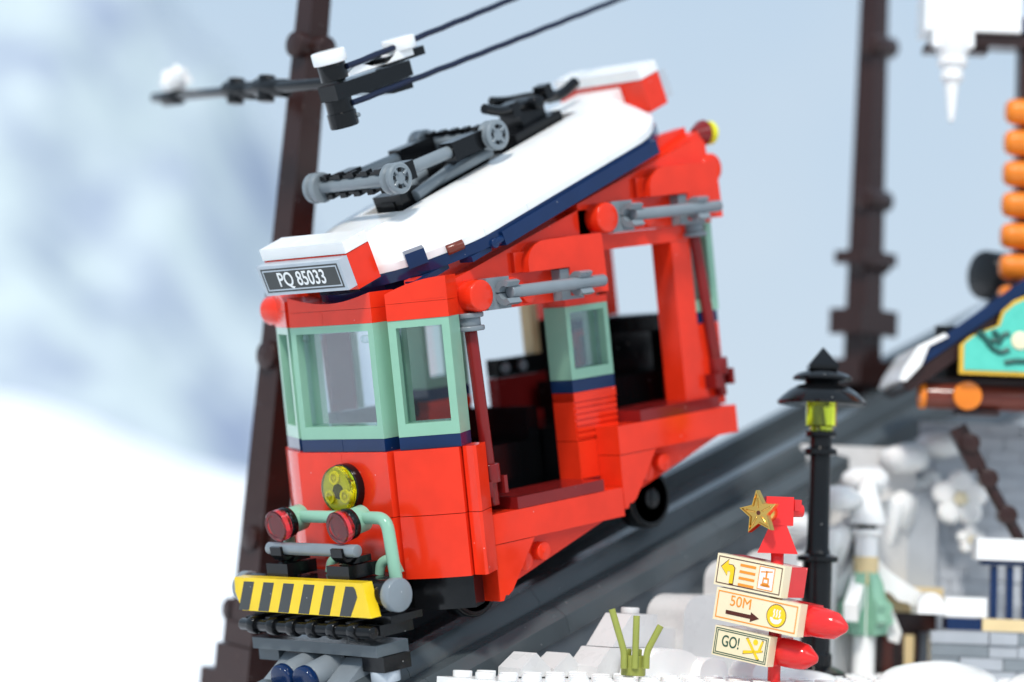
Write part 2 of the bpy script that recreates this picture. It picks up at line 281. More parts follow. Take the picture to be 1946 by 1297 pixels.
# bumper
bb = B('bumper_beam', 'black', car, -1.9, -.3, -.55, 4.55, -5.18, -4.12)
for y, s in ((-1.0, -1), (5.0, 1)):
    CY('buffer_neck', 'black', bb, (-1.55, y - s * .5, -4.55), (-1.55, y + s * .42, -4.55), .46)
    CY('buffer_cap', 'silver', bb, (-1.55, y + s * .42, -4.55), (-1.55, y + s * .78, -4.55), .52, 40, .05)
for y in (.55, 3.5):
    B('clip_base', 'black', bb, -1.95, -.75, y - .52, y + .52, -4.08, -3.68); P('clip_step', 'black', bb, [(-1.6, -3.66), (-.85, -3.66), (-.85, -3.45), (-1.35, -3.45)], 'y', y - .36, y + .36)
    P('clip', 'black', bb, [(-1.95, -3.16), (-1.93, -3.42), (-1.78, -3.58), (-1.5, -3.58), (-1.34, -3.42), (-1.32, -3.12), (-1.42, -3.12), (-1.45, -3.38), (-1.54, -3.48), (-1.74, -3.48), (-1.83, -3.36), (-1.86, -3.14)], 'y', y - .26, y + .26, .015)
CY('bumper_bar', 'silver', car, (-1.64, -.12, -3.24), (-1.64, 4.15, -3.24), .20, 28)
# striped warning plate
wpz = [(-1.2, -4.05), (-1.28, -5.14), (5.05, -5.14), (5.25, -4.62), (5.18, -4.05)]
ypl = P('warning_plate', 'yellow', car, [(-1.02, -4.08), (-1.28, -5.14), (4.95, -5.14), (5.22, -4.55), (5.18, -4.08)], 'x', -2.36, -1.96, .04)
for k in range(6):
    yt = -.70 + k * .99; pts = [(yt - .06, -4.20), (yt + .46, -4.20), (yt + .88, -5.125), (yt + .36, -5.125)]
    if k == 0: pts = [(yt + .02, -4.28), (yt + .10, -4.20), (yt + .46, -4.20), (yt + .88, -5.125), (yt + .36, -5.125), (yt - .04, -4.52)]
    P('stripe', 'ink_grey', ypl, pts, 'x', -2.366, -2.358, 0)
# hinge row under the plate
hr = CY('hinge_row', 'black', car, (-2.2, -1.15, -5.62), (-2.2, 5.2, -5.62), .20, 24)
for k in range(6):
    y = -.5 + k * .98; CY('hinge_knuckle', 'black', hr, (-2.2, y, -5.62), (-2.2, y + .34, -5.62), .285, 24); B('hinge_tab', 'black', hr, -2.15, -1.6, y + .36, y + .68, -5.72, -5.36)
B('hinge_plate', 'black', car, -1.95, -.6, -1.15, 5.1, -5.80, -5.45); B('bumper_plate', 'black', car, -1.7, -.4, -1.4, 5.2, -5.42, -5.2)

# ---- side sets, stepped by (6, 2)
def pole(cy, bx, Y, xb, xt, zo):
    po = cy('grab_pole', 'dark_red', (xb, -1.5, -2.5 + zo), (xt, -1.5, 3.2 + zo), .20)
    cy('pole_collar', 'dark_red', (xb - .025, -1.5, -1.78 + zo), (xb - .045, -1.5, -1.20 + zo), .33, po, .02)
    bx('pole_clip', 'dark_red', xb - .62, xb - .30, -1.85, -1.3, -2.2 + zo, -1.72 + zo, .03, po); bx('pole_clip', 'dark_red', xb + .27, xb + .41, -1.8, -1.35, -2.15 + zo, -1.6 + zo, .03, po)
    bx('clip_plate', 'dark_red', xb - .95, xb + .1, -1.25, -1.0, -2.62 + zo, -1.62 + zo, .03, po)
    o = cy('pole_pulley', 'silver', (xt, -1.5, 3.02 + zo), (xt, -1.5, 3.18 + zo), .46, po, .04); cy('pole_pulley', 'silver', (xt, -1.5, 3.43 + zo), (xt, -1.5, 3.59 + zo), .46, po, .04); cy('pole_pulley', 'silver', (xt, -1.5, 3.18 + zo), (xt, -1.5, 3.43 + zo), .35, po, .01)
    if xb < 4: bx('door_post', 'red', 1.4, 2.5, -1.45, -.95, -1.0, -.45); bx('door_post', 'red', 1.4, 2.5, -1.45, -.95, -2.6, -1.02)
def side(dx, dz, s, full=True):
    Y = (lambda y: y) if s < 0 else (lambda y: 4 - y)
    def bx(n, m, x0, x1, y0, y1, z0, z1, bev=.03, par=car): a, b = sorted((Y(y0), Y(y1))); return B(n, m, par, x0 + dx, x1 + dx, a, b, z0 + dz, z1 + dz, bev)
    def pr(n, m, pts, y0, y1, bev=.03, par=car): a, b = sorted((Y(y0), Y(y1))); return P(n, m, par, [(x + dx, z + dz) for x, z in pts], 'y', a, b, bev)
    def cy(n, m, p0, p1, r, par=car, b=.03): return CY(n, m, par, (p0[0] + dx, Y(p0[1]), p0[2] + dz), (p1[0] + dx, Y(p1[1]), p1[2] + dz), r, 30, b)
    bx('side_beam', 'red', 2.36, 8.3, -2, -1.0, -3.66, -2.72)
    br = pr('bracket', 'red', [(2.36, -3.68), (4.12, -3.68), (2.95, -5.18), (2.75, -5.30), (2.62, -5.28), (2.52, -5.44), (2.36, -5.44)], -1.98, -1.0)
    pr('bracket_web', 'red', [(2.7, -5.24), (4.2, -3.69), (7.9, -3.69)], -1.55, -1.0, .02, br)
    kb = cy('bracket_pin', 'red', (4.62, -1.56, -4.22), (4.62, -1.86, -4.22), .30, br); cy('pin_dimple', 'red', (4.62, -1.862, -4.22), (4.62, -1.875, -4.22), .09, br, .004)
    cy('bracket_pin', 'red', (3.82, -1.56, -4.42), (3.82, -1.80, -4.42), .30, br)
    bx('door_step', 'dark_red', 3.55, 7.5, -1.96, .0, -2.71, -2.34)
    if not dx: pole(cy, bx, Y, 2.95, 2.70, 0)
    else: pole(cy, bx, Y, 8.2, 7.55, .12)
    # header arm (slope) and hooded box
    arm = pr('header_arm', 'red', [(1.95, 3.58), (8.45, 3.58), (8.45, 6.42), (7.9, 6.42), (1.95, 4.62)], -1.55, -1.0)
    n = 8; top = [(5.02 + .85 * (1 - math.cos(k / n * math.pi / 2)), 4.9 + .70 * math.sin(k / n * math.pi / 2)) for k in range(n + 1)]
    hd = pr('hood', 'red', [(6.85, 4.64), (5.02, 4.64)] + top + [(6.85, 5.62)], -2.02, -1.56, .03)
    pr('hood_block', 'red', [(6.87, 3.72), (8.58, 3.72), (8.5, 5.63), (6.87, 5.63)], -2.0, -1.56, .03, hd)
    bx('hood_back', 'red', 4.7, 5.6, -1.7, -1.5, 4.66, 5.3, .06, hd)
    # red round knob, grey clips and handrail
    cy('knob', 'red', (2.75, -1.5, 4.10), (2.75, -2.14, 4.10), .50, car, .06)
    hb = cy('handrail', 'silver', (3.78, -2.32, 4.10), (8.05, -2.32, 4.10), .20)
    for x in (3.15, 6.45):
        cl = bx('handrail_clip', 'silver', x, x + 1, -1.95, -1.56, 3.6, 4.6, .03, hb)
        for sg in (-1, 1):
            prof = [(-2.32 + r * math.cos(t), 4.1 + sg * r * math.sin(t)) for r, ts in ((.215, range(9)), (.40, range(8, -1, -1))) for t in [math.radians(5 + k * 15) for k in ts]]
            P('clip_arm', 'silver', hb, [(Y(y), z + dz) for y, z in prof], 'x', x + .36 + dx, x + .90 + dx, .025)
    cy('small_pin', 'red', (5.2, -1.5, 3.95), (5.2, -1.75, 3.95), .30, arm); cy('small_pin', 'red', (4.5, -1.5, 4.25), (4.5, -1.75, 4.25), .30, arm)
for ya, yb in ((-1.0, -.55), (4.55, 5.0)):
    P('roof_frame', 'red', car, [(1.0, 4.15), (2.2, 3.62), (8.3, 3.62), (8.5, 5.6), (14.2, 5.6), (14.2, 8.9), (13.0, 8.7), (2.0, 5.03), (1.0, 4.8)], 'y', ya, yb, .02)
side(0, 0, -1); side(6, 2, -1); side(0, 0, 1); side(6, 2, 1)
# under-header strip of the rear opening, rear post
for a, b in ((-1.45, -.9), (4.9, 5.45)):
    B('lintel', 'red', car, 8.5, 13.6, a, b, 5.05, 5.56); B('rear_post', 'red', car, 12.42, 13.36, a, b + .35 if a < 0 else b, -.34, 5.04)
# centre pillar with small side window
for s in (-1, 1):
    y0, y1 = (-1, 0) if s < 0 else (4, 5)
    pl = P('pillar', 'red', car, [(7.5, -2.34), (9.5, -2.34), (9.5, -1.10), (7.5, -1.10)], 'y', y0 + .02, y1)
    bm = bmesh.new(); abox(bm, 7.5, 9.5, y0 + .06, y1, -1.08, .50)
    for k in range(6):
        z = -.98 + k * .2; abox(bm, 7.52, 9.48, y0 if s < 0 else y1 - .06, y0 + .1 if s < 0 else y1 + .06, z, z + .13)
    abox(bm, 7.5, 9.5, y0, y1 + (.06 if s > 0 else 0), .2, .5)
    fin('ribbed_brick', bm, 'red', pl, .025)
    B('pillar_foot', 'dark_red', pl, 7.5, 9.5, y0 + .02, y1, -2.72, -2.36)
    B('blue_plate', 'navy', pl, 7.48, 9.48, y0, y1, .515, .92)
    if s < 0: window(car, 2, 2.4, Matrix.Translation((7.48, -1, .93)), bs=.2, bt=.2, bb=.34)
    else: far_w = window(car, 2, 2.4, Matrix.Translation((7.48, 5, .93)), flip=-1, bs=.2, bt=.2, bb=.34)
    B('pillar_cap', 'red', pl, 7.5, 9.5, y0, y1, 3.34, 3.57)
    if s > 0: pl.location = (-1.5, .4, 0); far_w.location = (-1.5, .4, 0)
# floors, seats and far inner walls
B('floor', 'black', car, .9, 8.2, -.9, 4.9, -3.4, -2.75); B('floor', 'black', car, 8.2, 14.8, -.9, 4.9, -1.6, -.72)
B('floor_riser', 'black', car, 8.0, 8.2, -.9, 4.9, -2.74, -.73)
B('seat', 'black', car, 5.0, 7.9, 1.2, 4.9, -2.74, -1.0); B('seat_back', 'black', car, 7.4, 7.9, 1.2, 4.9, -.98, .1); B('seat', 'black', car, 1.4, 3.2, 1.0, 4.8, -2.74, -1.2)
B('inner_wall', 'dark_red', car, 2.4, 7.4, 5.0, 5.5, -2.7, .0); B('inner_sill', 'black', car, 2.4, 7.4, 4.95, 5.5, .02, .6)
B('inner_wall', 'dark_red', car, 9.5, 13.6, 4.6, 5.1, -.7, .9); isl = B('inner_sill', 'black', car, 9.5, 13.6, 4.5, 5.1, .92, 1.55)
for x in (9.75, 10.6): CY('sill_stud', 'silver', isl, (x, 4.5, 1.22), (x, 4.35, 1.22), .2, 20)
B('tan_post', 'tan', car, 11.4, 11.75, 4.6, 5.1, 1.56, 5.2); B('inner_post', 'black', car, 11.9, 12.9, 4.2, 5.1, -.7, 2.7)
B('seat', 'black', car, 11.0, 13.8, .8, 4.2, -.7, .6); B('seat_back', 'black', car, 13.4, 13.8, .8, 4.2, .62, 2.0)
B('inner_door', 'dark_red', car, 2.3, 3.35, 5.0, 5.2, .62, 3.6); B('inner_door', 'green', car, 3.4, 3.65, 5.0, 5.2, .62, 3.6)  # dark red one: shade on a red far-side panel, put into its colour
# rear cab
for z0, z1, m in ((-1.7, 2.15, 'red'), (2.16, 2.55, 'navy')):
    B('rear_wall', m, car, 14.3, 15.2, -.2, 4.2, z0, z1)
    for y0, y1 in ((-1.35, -.35), (4.35, 5.35)): B('rear_panel', m, car, 13.4, 14.55, y0, y1, max(z0, -.68), z1)
B('rear_shelf', 'black', car, 13.9, 14.28, -.2, 4.2, .6, 2.5)
MR = Matrix(((-1, 0, 0, 15.3), (0, 1, 0, 0), (0, 0, 1, 2.56), (0, 0, 0, 1)))
window(car, 1.7, 3.4, Matrix.Translation((12.95, -1.35, 2.56)), bs=.3); window(car, 1.7, 3.4, Matrix.Translation((12.95, 5.35, 2.56)), flip=-1, bs=.3)
for y0 in (-.2, 3.85): B('rear_column', 'red', car, 14.5, 15.1, y0, y0 + .35, 2.57, 6.15)
for y0, y1 in ((-1.5, -.4), (4.4, 5.5)): B('rear_header', 'red', car, 13.0, 14.65, y0, y1, 5.98, 7.6)
B('rear_header', 'red', car, 14.3, 15.3, 0, 4, 6.17, 7.3)
P('rear_slope', 'red', car, [(12.0, 7.62), (14.75, 7.62), (14.7, 8.5), (14.3, 8.72), (13.0, 8.2)], 'y', -1.4, -.6)
rl = LA('rear_lamp', 'dark_red', car, (14.65, -1.2, 8.66), (.98, 0, -.05), [(.15, -.3), (.42, .1), (.45, .2), (.3, .34)], 24); LA('rear_lens', 'lime', rl, (15.0, -1.2, 8.64), (.98, 0, -.05), [(.42, 0), (.42, .22), (.2, .25), (.2, .42), (0, .42)], 24)
CY('knob', 'red', car, (14.75, -1.0, 7.42), (14.75, -1.6, 7.42), .5, b=.06)
# wheels
for (x, z) in ((2.3, -4.95), (10.7, -3.45)):
    for y0, y1 in ((-.95, -.25), (4.25, 4.95)):
        yo = y0 if y0 < 0 else y1; sg = -1 if y0 < 0 else 1
        wh = CY('wheel', 'black', car, (x, y0, z), (x, y1, z), 1.0, 44, .05); CY('wheel_hub', 'black', wh, (x, yo, z), (x, yo + sg * .12, z), .34, 24)
        LA('wheel_rim', 'black', wh, (x, yo, z), (0, sg, 0), [(.80, 0), (.82, .05), (.92, .05), (.94, 0)], 44)

# ---- roof, in its own sloped frame (u along the slope, w out of it)
ALP = math.atan(1 / 3)
def outline(grow=0.0, u0=-2.95, u1=10.95, n=10):
    pts = []; R_ = 3.0
    def q(u, y): pts.append((u, y))
    for (cu, sy, a0) in ((u0 + R_, -1, 1), (u1 - R_, -1, 0), (u1 - R_, 1, 0), (u0 + R_, 1, 1)): pass
    # rounded ends: half width 4 -> 1.7
    def half(u):
        d = min(u - u0, u1 - u)
        T = ((0, 1.35), (.24, 1.78), (.45, 2.25), (.69, 2.64), (1.0, 2.92), (1.4, 3.21), (1.92, 3.57), (2.4, 3.82), (2.8, 3.95), (3.1, 4.0))
        for (a, va), (b, vb) in zip(T, T[1:]):
            if d <= b: return va + (vb - va) * max(0, d - a) / (b - a)
        return 4.0
    us = [u0 + (R_) * (1 - math.cos(k / n * math.pi / 2)) for k in range(n + 1)]
    us += [u1 - R_ * (1 - math.sin(k / n * math.pi / 2)) for k in range(n + 1)]
    near = [(u, 2 - half(u) - grow) for u in us]; far = [(u, 2 + half(u) + grow) for u in reversed(us)]
    return near + far, half, us
ol, half, US = outline()
roof = P('roof', 'navy', car, outline(.05)[0], 'z', -.36, -.01, .03); roof.location = (3.33, 0, 5.93); roof.rotation_euler = (0, -ALP, 0)
def panel(ua, ub, ya_lim, side_, n=10, label=None):
    # near half (side -1): from outer edge to y=ya_lim ; profile rises from the edge
    bm = bmesh.new(); m = 14; cols = []
    usx = [ua + (ub - ua) * i / n for i in range(n + 1)]
    for u in usx:
        h = half(min(max(u, -2.94), 10.94)); col = []
        for j in range(m + 1):
            t0 = j / m; e = 2 - h; y = e + (ya_lim - e) * t0; t = min(1, (y - e) / 3.0); wv = .24 + .96 * (1 - (1 - t) ** 2.1)
            yy = y if side_ < 0 else 4 - y; col.append((bm.verts.new((u, yy, wv)), bm.verts.new((u, yy, .0))))
        cols.append(col)
    for a, b in zip(cols, cols[1:]):
        for j in range(m): bm.faces.new((a[j][0], a[j + 1][0], b[j + 1][0], b[j][0])); bm.faces.new((a[j][1], b[j][1], b[j + 1][1], a[j + 1][1]))
        bm.faces.new((a[0][0], b[0][0], b[0][1], a[0][1])); bm.faces.new((a[m][0], a[m][1], b[m][1], b[m][0]))
    for c in (cols[0], cols[-1]):
        for j in range(m): bm.faces.new((c[j][0], c[j][1], c[j + 1][1], c[j + 1][0]))
    return fin('roof_panel', bm, 'white', roof, 0.012, sharp=35)
for s in (-1, 1):
    for ua, ub, n in ((-2.9, -.005, 22), (.005, 2.04, 4), (2.05, 6.2, 4), (6.21, 8.0, 4), (8.01, 10.9, 22)): panel(ua, ub, 1.0, s, n)
B('roof_panel', 'white', roof, -2.88, -.3, 1.01, 2.99, .0, 1.19, .02); B('roof_panel', 'white', roof, 8.6, 10.9, 1.01, 2.99, .0, 1.19, .02)
B('roof_channel', 'grey', roof, -.29, 8.59, 1.01, 2.99, .0, .55, .01)
for k in range(20): B('grille_bar', 'mid_grey', roof, .2 + k * .4, .4 + k * .4, 1.02, 2.98, .552, .9, .02)
B('roof_channel_rim', 'black', roof, -.28, 8.58, 1.015, 1.12, .56, 1.08, .01)
for s in (-1, 1):
    a, b = ((-2.16, -1.62) if s < 0 else (5.62, 6.16)); B('edge_strip', 'navy', roof, .52, 8.45, a, b, -.56, -.10, .03)
    yb = -2.02 if s < 0 else 6.02; CY('edge_pin', 'navy', roof, (.15, yb - s * .3, -.33), (.15, yb + s * .12, -.33), .16, 16); CY('edge_pin', 'navy', roof, (.15, yb, -.33), (.6, yb, -.33), .13, 16)
B('edge_clip', 'navy', roof, -.32, .32, -.28, .22, -.02, .46, .09, Matrix.Translation((-2.02, -.80, 0)) @ Matrix.Rotation(math.radians(-37), 4, 'Z')); CY('edge_peg', 'red_brown', roof, (-1.25, -1.40, .06), (-.75, -1.68, .06), .17, 16)
P('front_valance', 'navy', roof, [(-3.2, 1.2), (-3.3, 2), (-3.2, 2.8), (-2.6, 3.6), (-1, 3.8), (-1, .2), (-2.6, .4)], 'z', -.72, -.37, .03)
for ua, ub in ((-2.6, -1.2), (-.8, .1)): B('edge_tooth', 'navy', roof, ua, ub, -1.2 if ua < -1 else -1.9, -.6 if ua < -1 else -1.3, -.55, -.37, .03)
# sign blocks front and rear
def signblock(u0, u1, w0, face, name):
    sb = B('sign_block', 'red', roof, u0, u1, 0, 4, w0, w0 + 1.18, .025); B('sign_snow_tile', 'white', sb, u0 - .02, u1 + .01, -.02, 4.02, w0 + 1.2, w0 + 1.58, .04)
    if face < 0: pl = B('number_plate', 'pale_grey', sb, u0 - .38, u0 - .005, 0, 4, w0 + .14, w0 + 1.14, .035); uf = u0 - .38
    else: pl = B('number_plate', 'pale_grey', sb, u1 + .005, u1 + .38, 0, 4, w0 + .14, w0 + 1.14, .035); uf = u1 + .38
    cw = w0 + .64; q = (uf - .006, uf - .001) if face < 0 else (uf + .001, uf + .006)
    B('plate_panel', 'ink_grey', pl, *q, .13, 3.87, cw - .40, cw + .40, 0)
    q2 = (uf - .010, uf - .0065) if face < 0 else (uf + .0065, uf + .010)
    BS('plate_border', 'pale_grey', pl, [(*q2, .20, 3.80, cw + .30, cw + .345), (*q2, .20, 3.80, cw - .345, cw - .30), (*q2, .20, .245, cw - .30, cw + .30), (*q2, 3.755, 3.80, cw - .30, cw + .30)], 0)
    X = frame((uf + face * .009, 2, cw - .01), (0, face, 0), (face, 0, 0)); TEXT('lettering', 'white', pl, 'PQ 85033', .66, X, .86)
signblock(-3.92, -2.93, .0, -1, 'front'); signblock(10.95, 11.9, .15, 1, 'rear')
# pantograph on the roof
pg = B('pantograph', 'black', roof, .05, .95, 1.35, 2.65, .92, 1.62, .05)
P('base_arm', 'black', pg, [(.0, 1.0), (4.6, 1.0), (4.6, 1.35), (3.4, 1.5), (1.0, 1.35), (0, 1.4)], 'y', 1.7, 2.3, .04)
def pulley(p, d, par):
    LA('roller', 'silver', par, p, d, [(.44, 0), (.50, .04), (.50, .17), (.41, .23), (.41, .29), (.50, .35), (.50, .48), (.44, .52), (.34, .52), (.33, .44), (.19, .44), (.19, .50), (0, .50)], 32)
    d_, u, v = basis(d); pv = Vector(p)
    for k in range(4):
        a = k * math.pi / 2 + .4; c = pv + d_ * .49 + (u * math.cos(a) + v * math.sin(a)) * .27; CY('roller_spoke', 'silver', par, c - (u * math.cos(a) + v * math.sin(a)) * .1, c + (u * math.cos(a) + v * math.sin(a)) * .1, .06, 8, .01)
    for k in range(4):
        a = k * math.pi / 2 + 1.18; c = pv + d_ * .45 + (u * math.cos(a) + v * math.sin(a)) * .265; CY('roller_slot', 'black', par, c, c + d_ * .045, .065, 8, .005)
def axle(u, wv, ya, yb):
    ax = CY('axle', 'silver', pg, (u, ya + .3, wv), (u, yb - .3, wv), .21, 20); pulley((u, ya + .45, wv), (0, -1, 0), ax); pulley((u, yb - .45, wv), (0, 1, 0), ax)
    for sg in (-1, 1):
        for k in range(5): y = ya + .62 + k * (yb - ya - 1.5) / 4; B('chain_link', 'black', ax, u - .13, u + .13, y, y + .3, wv + (sg * .24 if sg > 0 else -.40), wv + (.40 if sg > 0 else -.24), .04)
        B('chain_rail', 'black', ax, u - .06, u + .06, ya + .6, yb - .6, wv + (sg * .23 if sg > 0 else -.33), wv + (.33 if sg > 0 else -.23), .02)
AX1 = (-.85, 2.45); AX2 = (3.9, 2.08)
axle(*AX1, .0, 4.15); axle(*AX2, .2, 4.0)
for y in (.75, 3.25):
    d = Vector((AX2[0] - AX1[0], 0, AX2[1] - AX1[1])); A = Vector((AX1[0], y, AX1[1]))
    at_ = lambda t: A + d * t
    CY('long_bar', 'silver', pg, at_(.12), at_(.85), .21, 20)
    for t0, t1 in ((.02, .24), (.62, .95)):
        c = (at_(t0) + at_(t1)) / 2; ln = (at_(t1) - at_(t0)).length; X = frame(c, d, Vector((-d.z, 0, d.x))); bm = bmesh.new(); abox(bm, -ln / 2, ln / 2, -.3, .3, -.3, .3); fin('bar_socket', bm, 'black', pg, .09, X)
    CY('lower_bar', 'silver', pg, (.6, y * .6 + .8, 1.35), (2.9, y * .5 + 1, 1.55), .2, 18); CY('lower_socket', 'black', pg, (2.5, y * .5 + 1, 1.5), (4.0, y * .5 + 1, 1.3), .3, 18)
    CY('long_bar', 'silver', pg, (AX2[0], y, AX2[1] - .5), (1.4, 2 + (y - 2) * .4, 1.35), .19, 18)
# collector horns near the rear
hb_ = B('horn_base', 'black', roof, 5.6, 8.0, 1.2, 2.8, .92, 1.5, .08); B('horn_foot', 'black', hb_, 6.4, 7.6, 1.5, 2.5, 1.5, 2.0, .05)
TU('horn', 'black', hb_, [(4.75, 1.3, 2.78), (5.4, 1.3, 2.42), (6.8, 1.5, 2.2), (8.0, 1.8, 1.98), (8.8, 2, 1.82)], .17, .4)
TU('horn', 'black', hb_, [(6.5, 2.7, 2.52), (7.2, 2.7, 2.26), (8.0, 2.4, 2.1), (8.8, 2.1, 1.86)], .17, .4)
TU('horn', 'black', hb_, [(8.4, 2, 1.86), (9.1, 2, 1.72), (9.9, 2, 1.88)], .2, .4); CY('horn_joint', 'black', hb_, (7.1, 1.1, 2.1), (7.1, 2.9, 2.1), .24, 18)
for u_ in (5.9, 7.6): B('horn_clip', 'black', hb_, u_, u_ + .35, 1.2, 1.75, 2.0, 2.5, .08)

# ================================================================ track
TS = math.radians(22.3); tu = Vector((math.cos(TS), 0, math.sin(TS)))
trk = thing('railway_track', 'dark grey sloping railway track running up behind the lamp', 'track', (4.0, 0, .02), (0, -TS, 0))
def seg(x0, x1):
    rb = P('track_beam', 'track_grey', trk, [(-1.35, .0), (5.35, .0), (5.35, .62), (4.3, .70), (4.3, 1.10), (4.0, 1.55), (3.4, 1.55), (3.4, .9), (.6, .9), (.6, 1.55), (.0, 1.55), (-.28, 1.10), (-.28, .70), (-.36, .70), (-.36, .92), (-.95, .92), (-1.35, .62)], 'x', x0, x1, .03)
    for y in (-.18, 3.7): pass
x = -7.2
for L in (4.6, 6.0, 8.0, 8.0, 8.0, 12.0, 12.0): seg(x, x + L - .015); x += L
# end stop below the bumper
es = thing('buffer_stop', 'grey track end stop with two blue tipped round buffers under the bumper', 'buffer', (0, 0, 7.2), (0, -PHI, 0))
B('stop_plate', 'grey', es, -2.05, -.75, -1.0, 5.0, -6.42, -6.06); B('stop_foot', 'black', es, -1.85, -.75, -1.05, -.05, -6.92, -6.44); B('stop_foot', 'grey', es, -1.8, -.75, 4.05, 5.05, -6.82, -6.44); CY('stop_stud', 'pale_grey', es, (-1.4, -.55, -6.93), (-1.4, -.55, -7.28), .46, 30)
B('stop_core', 'black', es, -1.6, -.4, .2, 3.8, -7.2, -6.44)
for y0 in (.02, 3.0): P('stop_wedge', 'mid_grey', es, [(-1.4, -6.44), (-.2, -6.44), (-.2, -9.0), (-5.2, -9.2), (-4.9, -8.9)], 'y', y0, y0 + .98)
for y in (1.46, 2.54): bu = CY('buffer', 'mid_grey', es, (-1.0, y, -6.72), (-2.75, y, -7.06), .46, 32); CY('buffer_tip', 'navy', bu, (-2.75, y, -7.06), (-3.05, y, -7.118), .48, 32, .06)

# ================================================================ catenary masts
def mast(loc, h, w0, w1, lean, label, extras):
    m = thing('catenary_mast', label, 'mast', loc, lean, 'brown masts beside the track')
    n = 6
    for k in range(n):
        z0, z1 = h * k / n, h * (k + 1) / n - .01; a, b = w0 + (w1 - w0) * k / n, w0 + (w1 - w0) * (k + 1) / n; bm = bmesh.new()
        lo = [bm.verts.new((sx * a, sy * a, z0)) for sx, sy in ((-1, -1), (1, -1), (1, 1), (-1, 1))]; hi = [bm.verts.new((sx * b, sy * b, z1)) for sx, sy in ((-1, -1), (1, -1), (1, 1), (-1, 1))]
        bm.faces.new(lo); bm.faces.new(hi)
        for i in range(4): bm.faces.new((lo[i], lo[(i + 1) % 4], hi[(i + 1) % 4], hi[i]))
        fin('mast_section', bm, 'brown', m, .04)
    return m
m1 = mast((4.45, 11.6, -1.2), 30, .66, .36, (math.radians(5.6), math.radians(-1.1), 0), 'dark brown mast behind the car, its arm holding the cables', None)
for z, r in ((22.6, .45), (11.7, .5), (5.3, .42)):
    CY('mast_pin', 'brown', m1, (-.8, -.05, z), (.8, -.05, z), r, 24); CY('mast_pin', 'brown', m1, (.0, -1.0, z), (.0, .6, z), r * .8, 24)
B('mast_foot', 'brown', m1, -.95, .95, -.95, .95, -1.5, 1.5); B('mast_foot', 'brown', m1, -.8, .8, -.8, .8, 1.52, 2.3); B('mast_foot', 'brown', m1, -.8, .8, .97, 1.9, -1.5, .5)
CY('mast_pin', 'brown', m1, (-.4, 1.15, 2.6), (.4, 1.15, 2.6), .42, 24); B('mast_foot', 'brown', m1, -.4, .4, .6, 1.2, 2.3, 2.9)
ca = thing('catenary_bracket', 'black cross arm on the brown mast carrying the cables, snow on its ends', 'bracket', (0, 0, 0))
A0 = Vector((3.9, 18.3, 20.5)); A1 = Vector((.2, 3.0, 18.75)); A0.z -= .1; CY('arm_bar', 'black', ca, A0, A1, .19, 18)
for t in (.50, .66): c = A0.lerp(A1, t); CY('arm_clamp', 'black', ca, c + Vector((0, .3, -.45)), c + Vector((0, .3, .45)), .3, 18); CY('arm_clamp', 'black', ca, c + Vector((0, .8, .1)), c + Vector((0, -.8, -.1)), .32, 18)
CY('arm_cap', 'black', ca, A0.lerp(A1, .10) + Vector((0, .35, -.05)), A0.lerp(A1, .12) + Vector((0, -.35, -.05)), .3, 18)
c = A0.lerp(A1, .11) + Vector((.1, 0, .62))
bm = bmesh.new(); bmesh.ops.create_icosphere(bm, subdivisions=3, radius=.52)
for v in bm.verts: v.co *= 1 + .5 * noise.noise(v.co * 3.6); v.co += c
fin('snow_lump', bm, 'white', ca, 0, sharp=60)
# cable holder at the near end of the arm
hx = Matrix.Translation((.0, 2.5, 18.58)) @ Matrix.Rotation(-math.radians(23), 4, 'Y')
B('holder_beam', 'black', ca, -.9, 2.5, -.42, .42, -.35, .15, .04, hx); P('holder_rib', 'black', ca, [(.2, -.37), (2.4, -.37), (2.4, -.75), (1.5, -.72)], 'y', -.38, .38, .04, hx); B('holder_tongue', 'black', ca, 1.6, 3.35, -.32, .32, .17, .46, .04, hx)
LA('holder_cup', 'black', ca, (-.55, 0, -.36), (0, 0, -1), [(.44, 0), (.44, .4), (.48, .42), (.48, .86), (.44, .9), (.3, .9), (.3, .82), (0, .82)], 28, xf=hx); CY('holder_screw', 'silver', ca, (-.25, -.36, -.98), (-.25, -.46, -.98), .08, 12, .01, xf=hx)
CY('holder_stud', 'black', ca, (-.45, 0, .26), (-.45, 0, .78), .46, 28, xf=hx); CY('holder_snow', 'white', ca, (-.45, 0, .80), (-.45, 0, 1.22), .56, 32, .05, xf=hx); CY('holder_snow', 'white', ca, (2.6, 0, .5), (2.6, 0, .92), .56, 32, .05, xf=hx)
bm = bmesh.new(); pts = []
for k in range(15):
    t = k / 14; pts.append((-.2 + 3.0 * t, .34 + .16 * math.sin(t * 9) + .1 * t))
aprism(bm, pts + [(2.8, .27), (-.2, .27)], 'y', -.36, .36); fin('holder_snow', bm, 'white', ca, .05, hx)
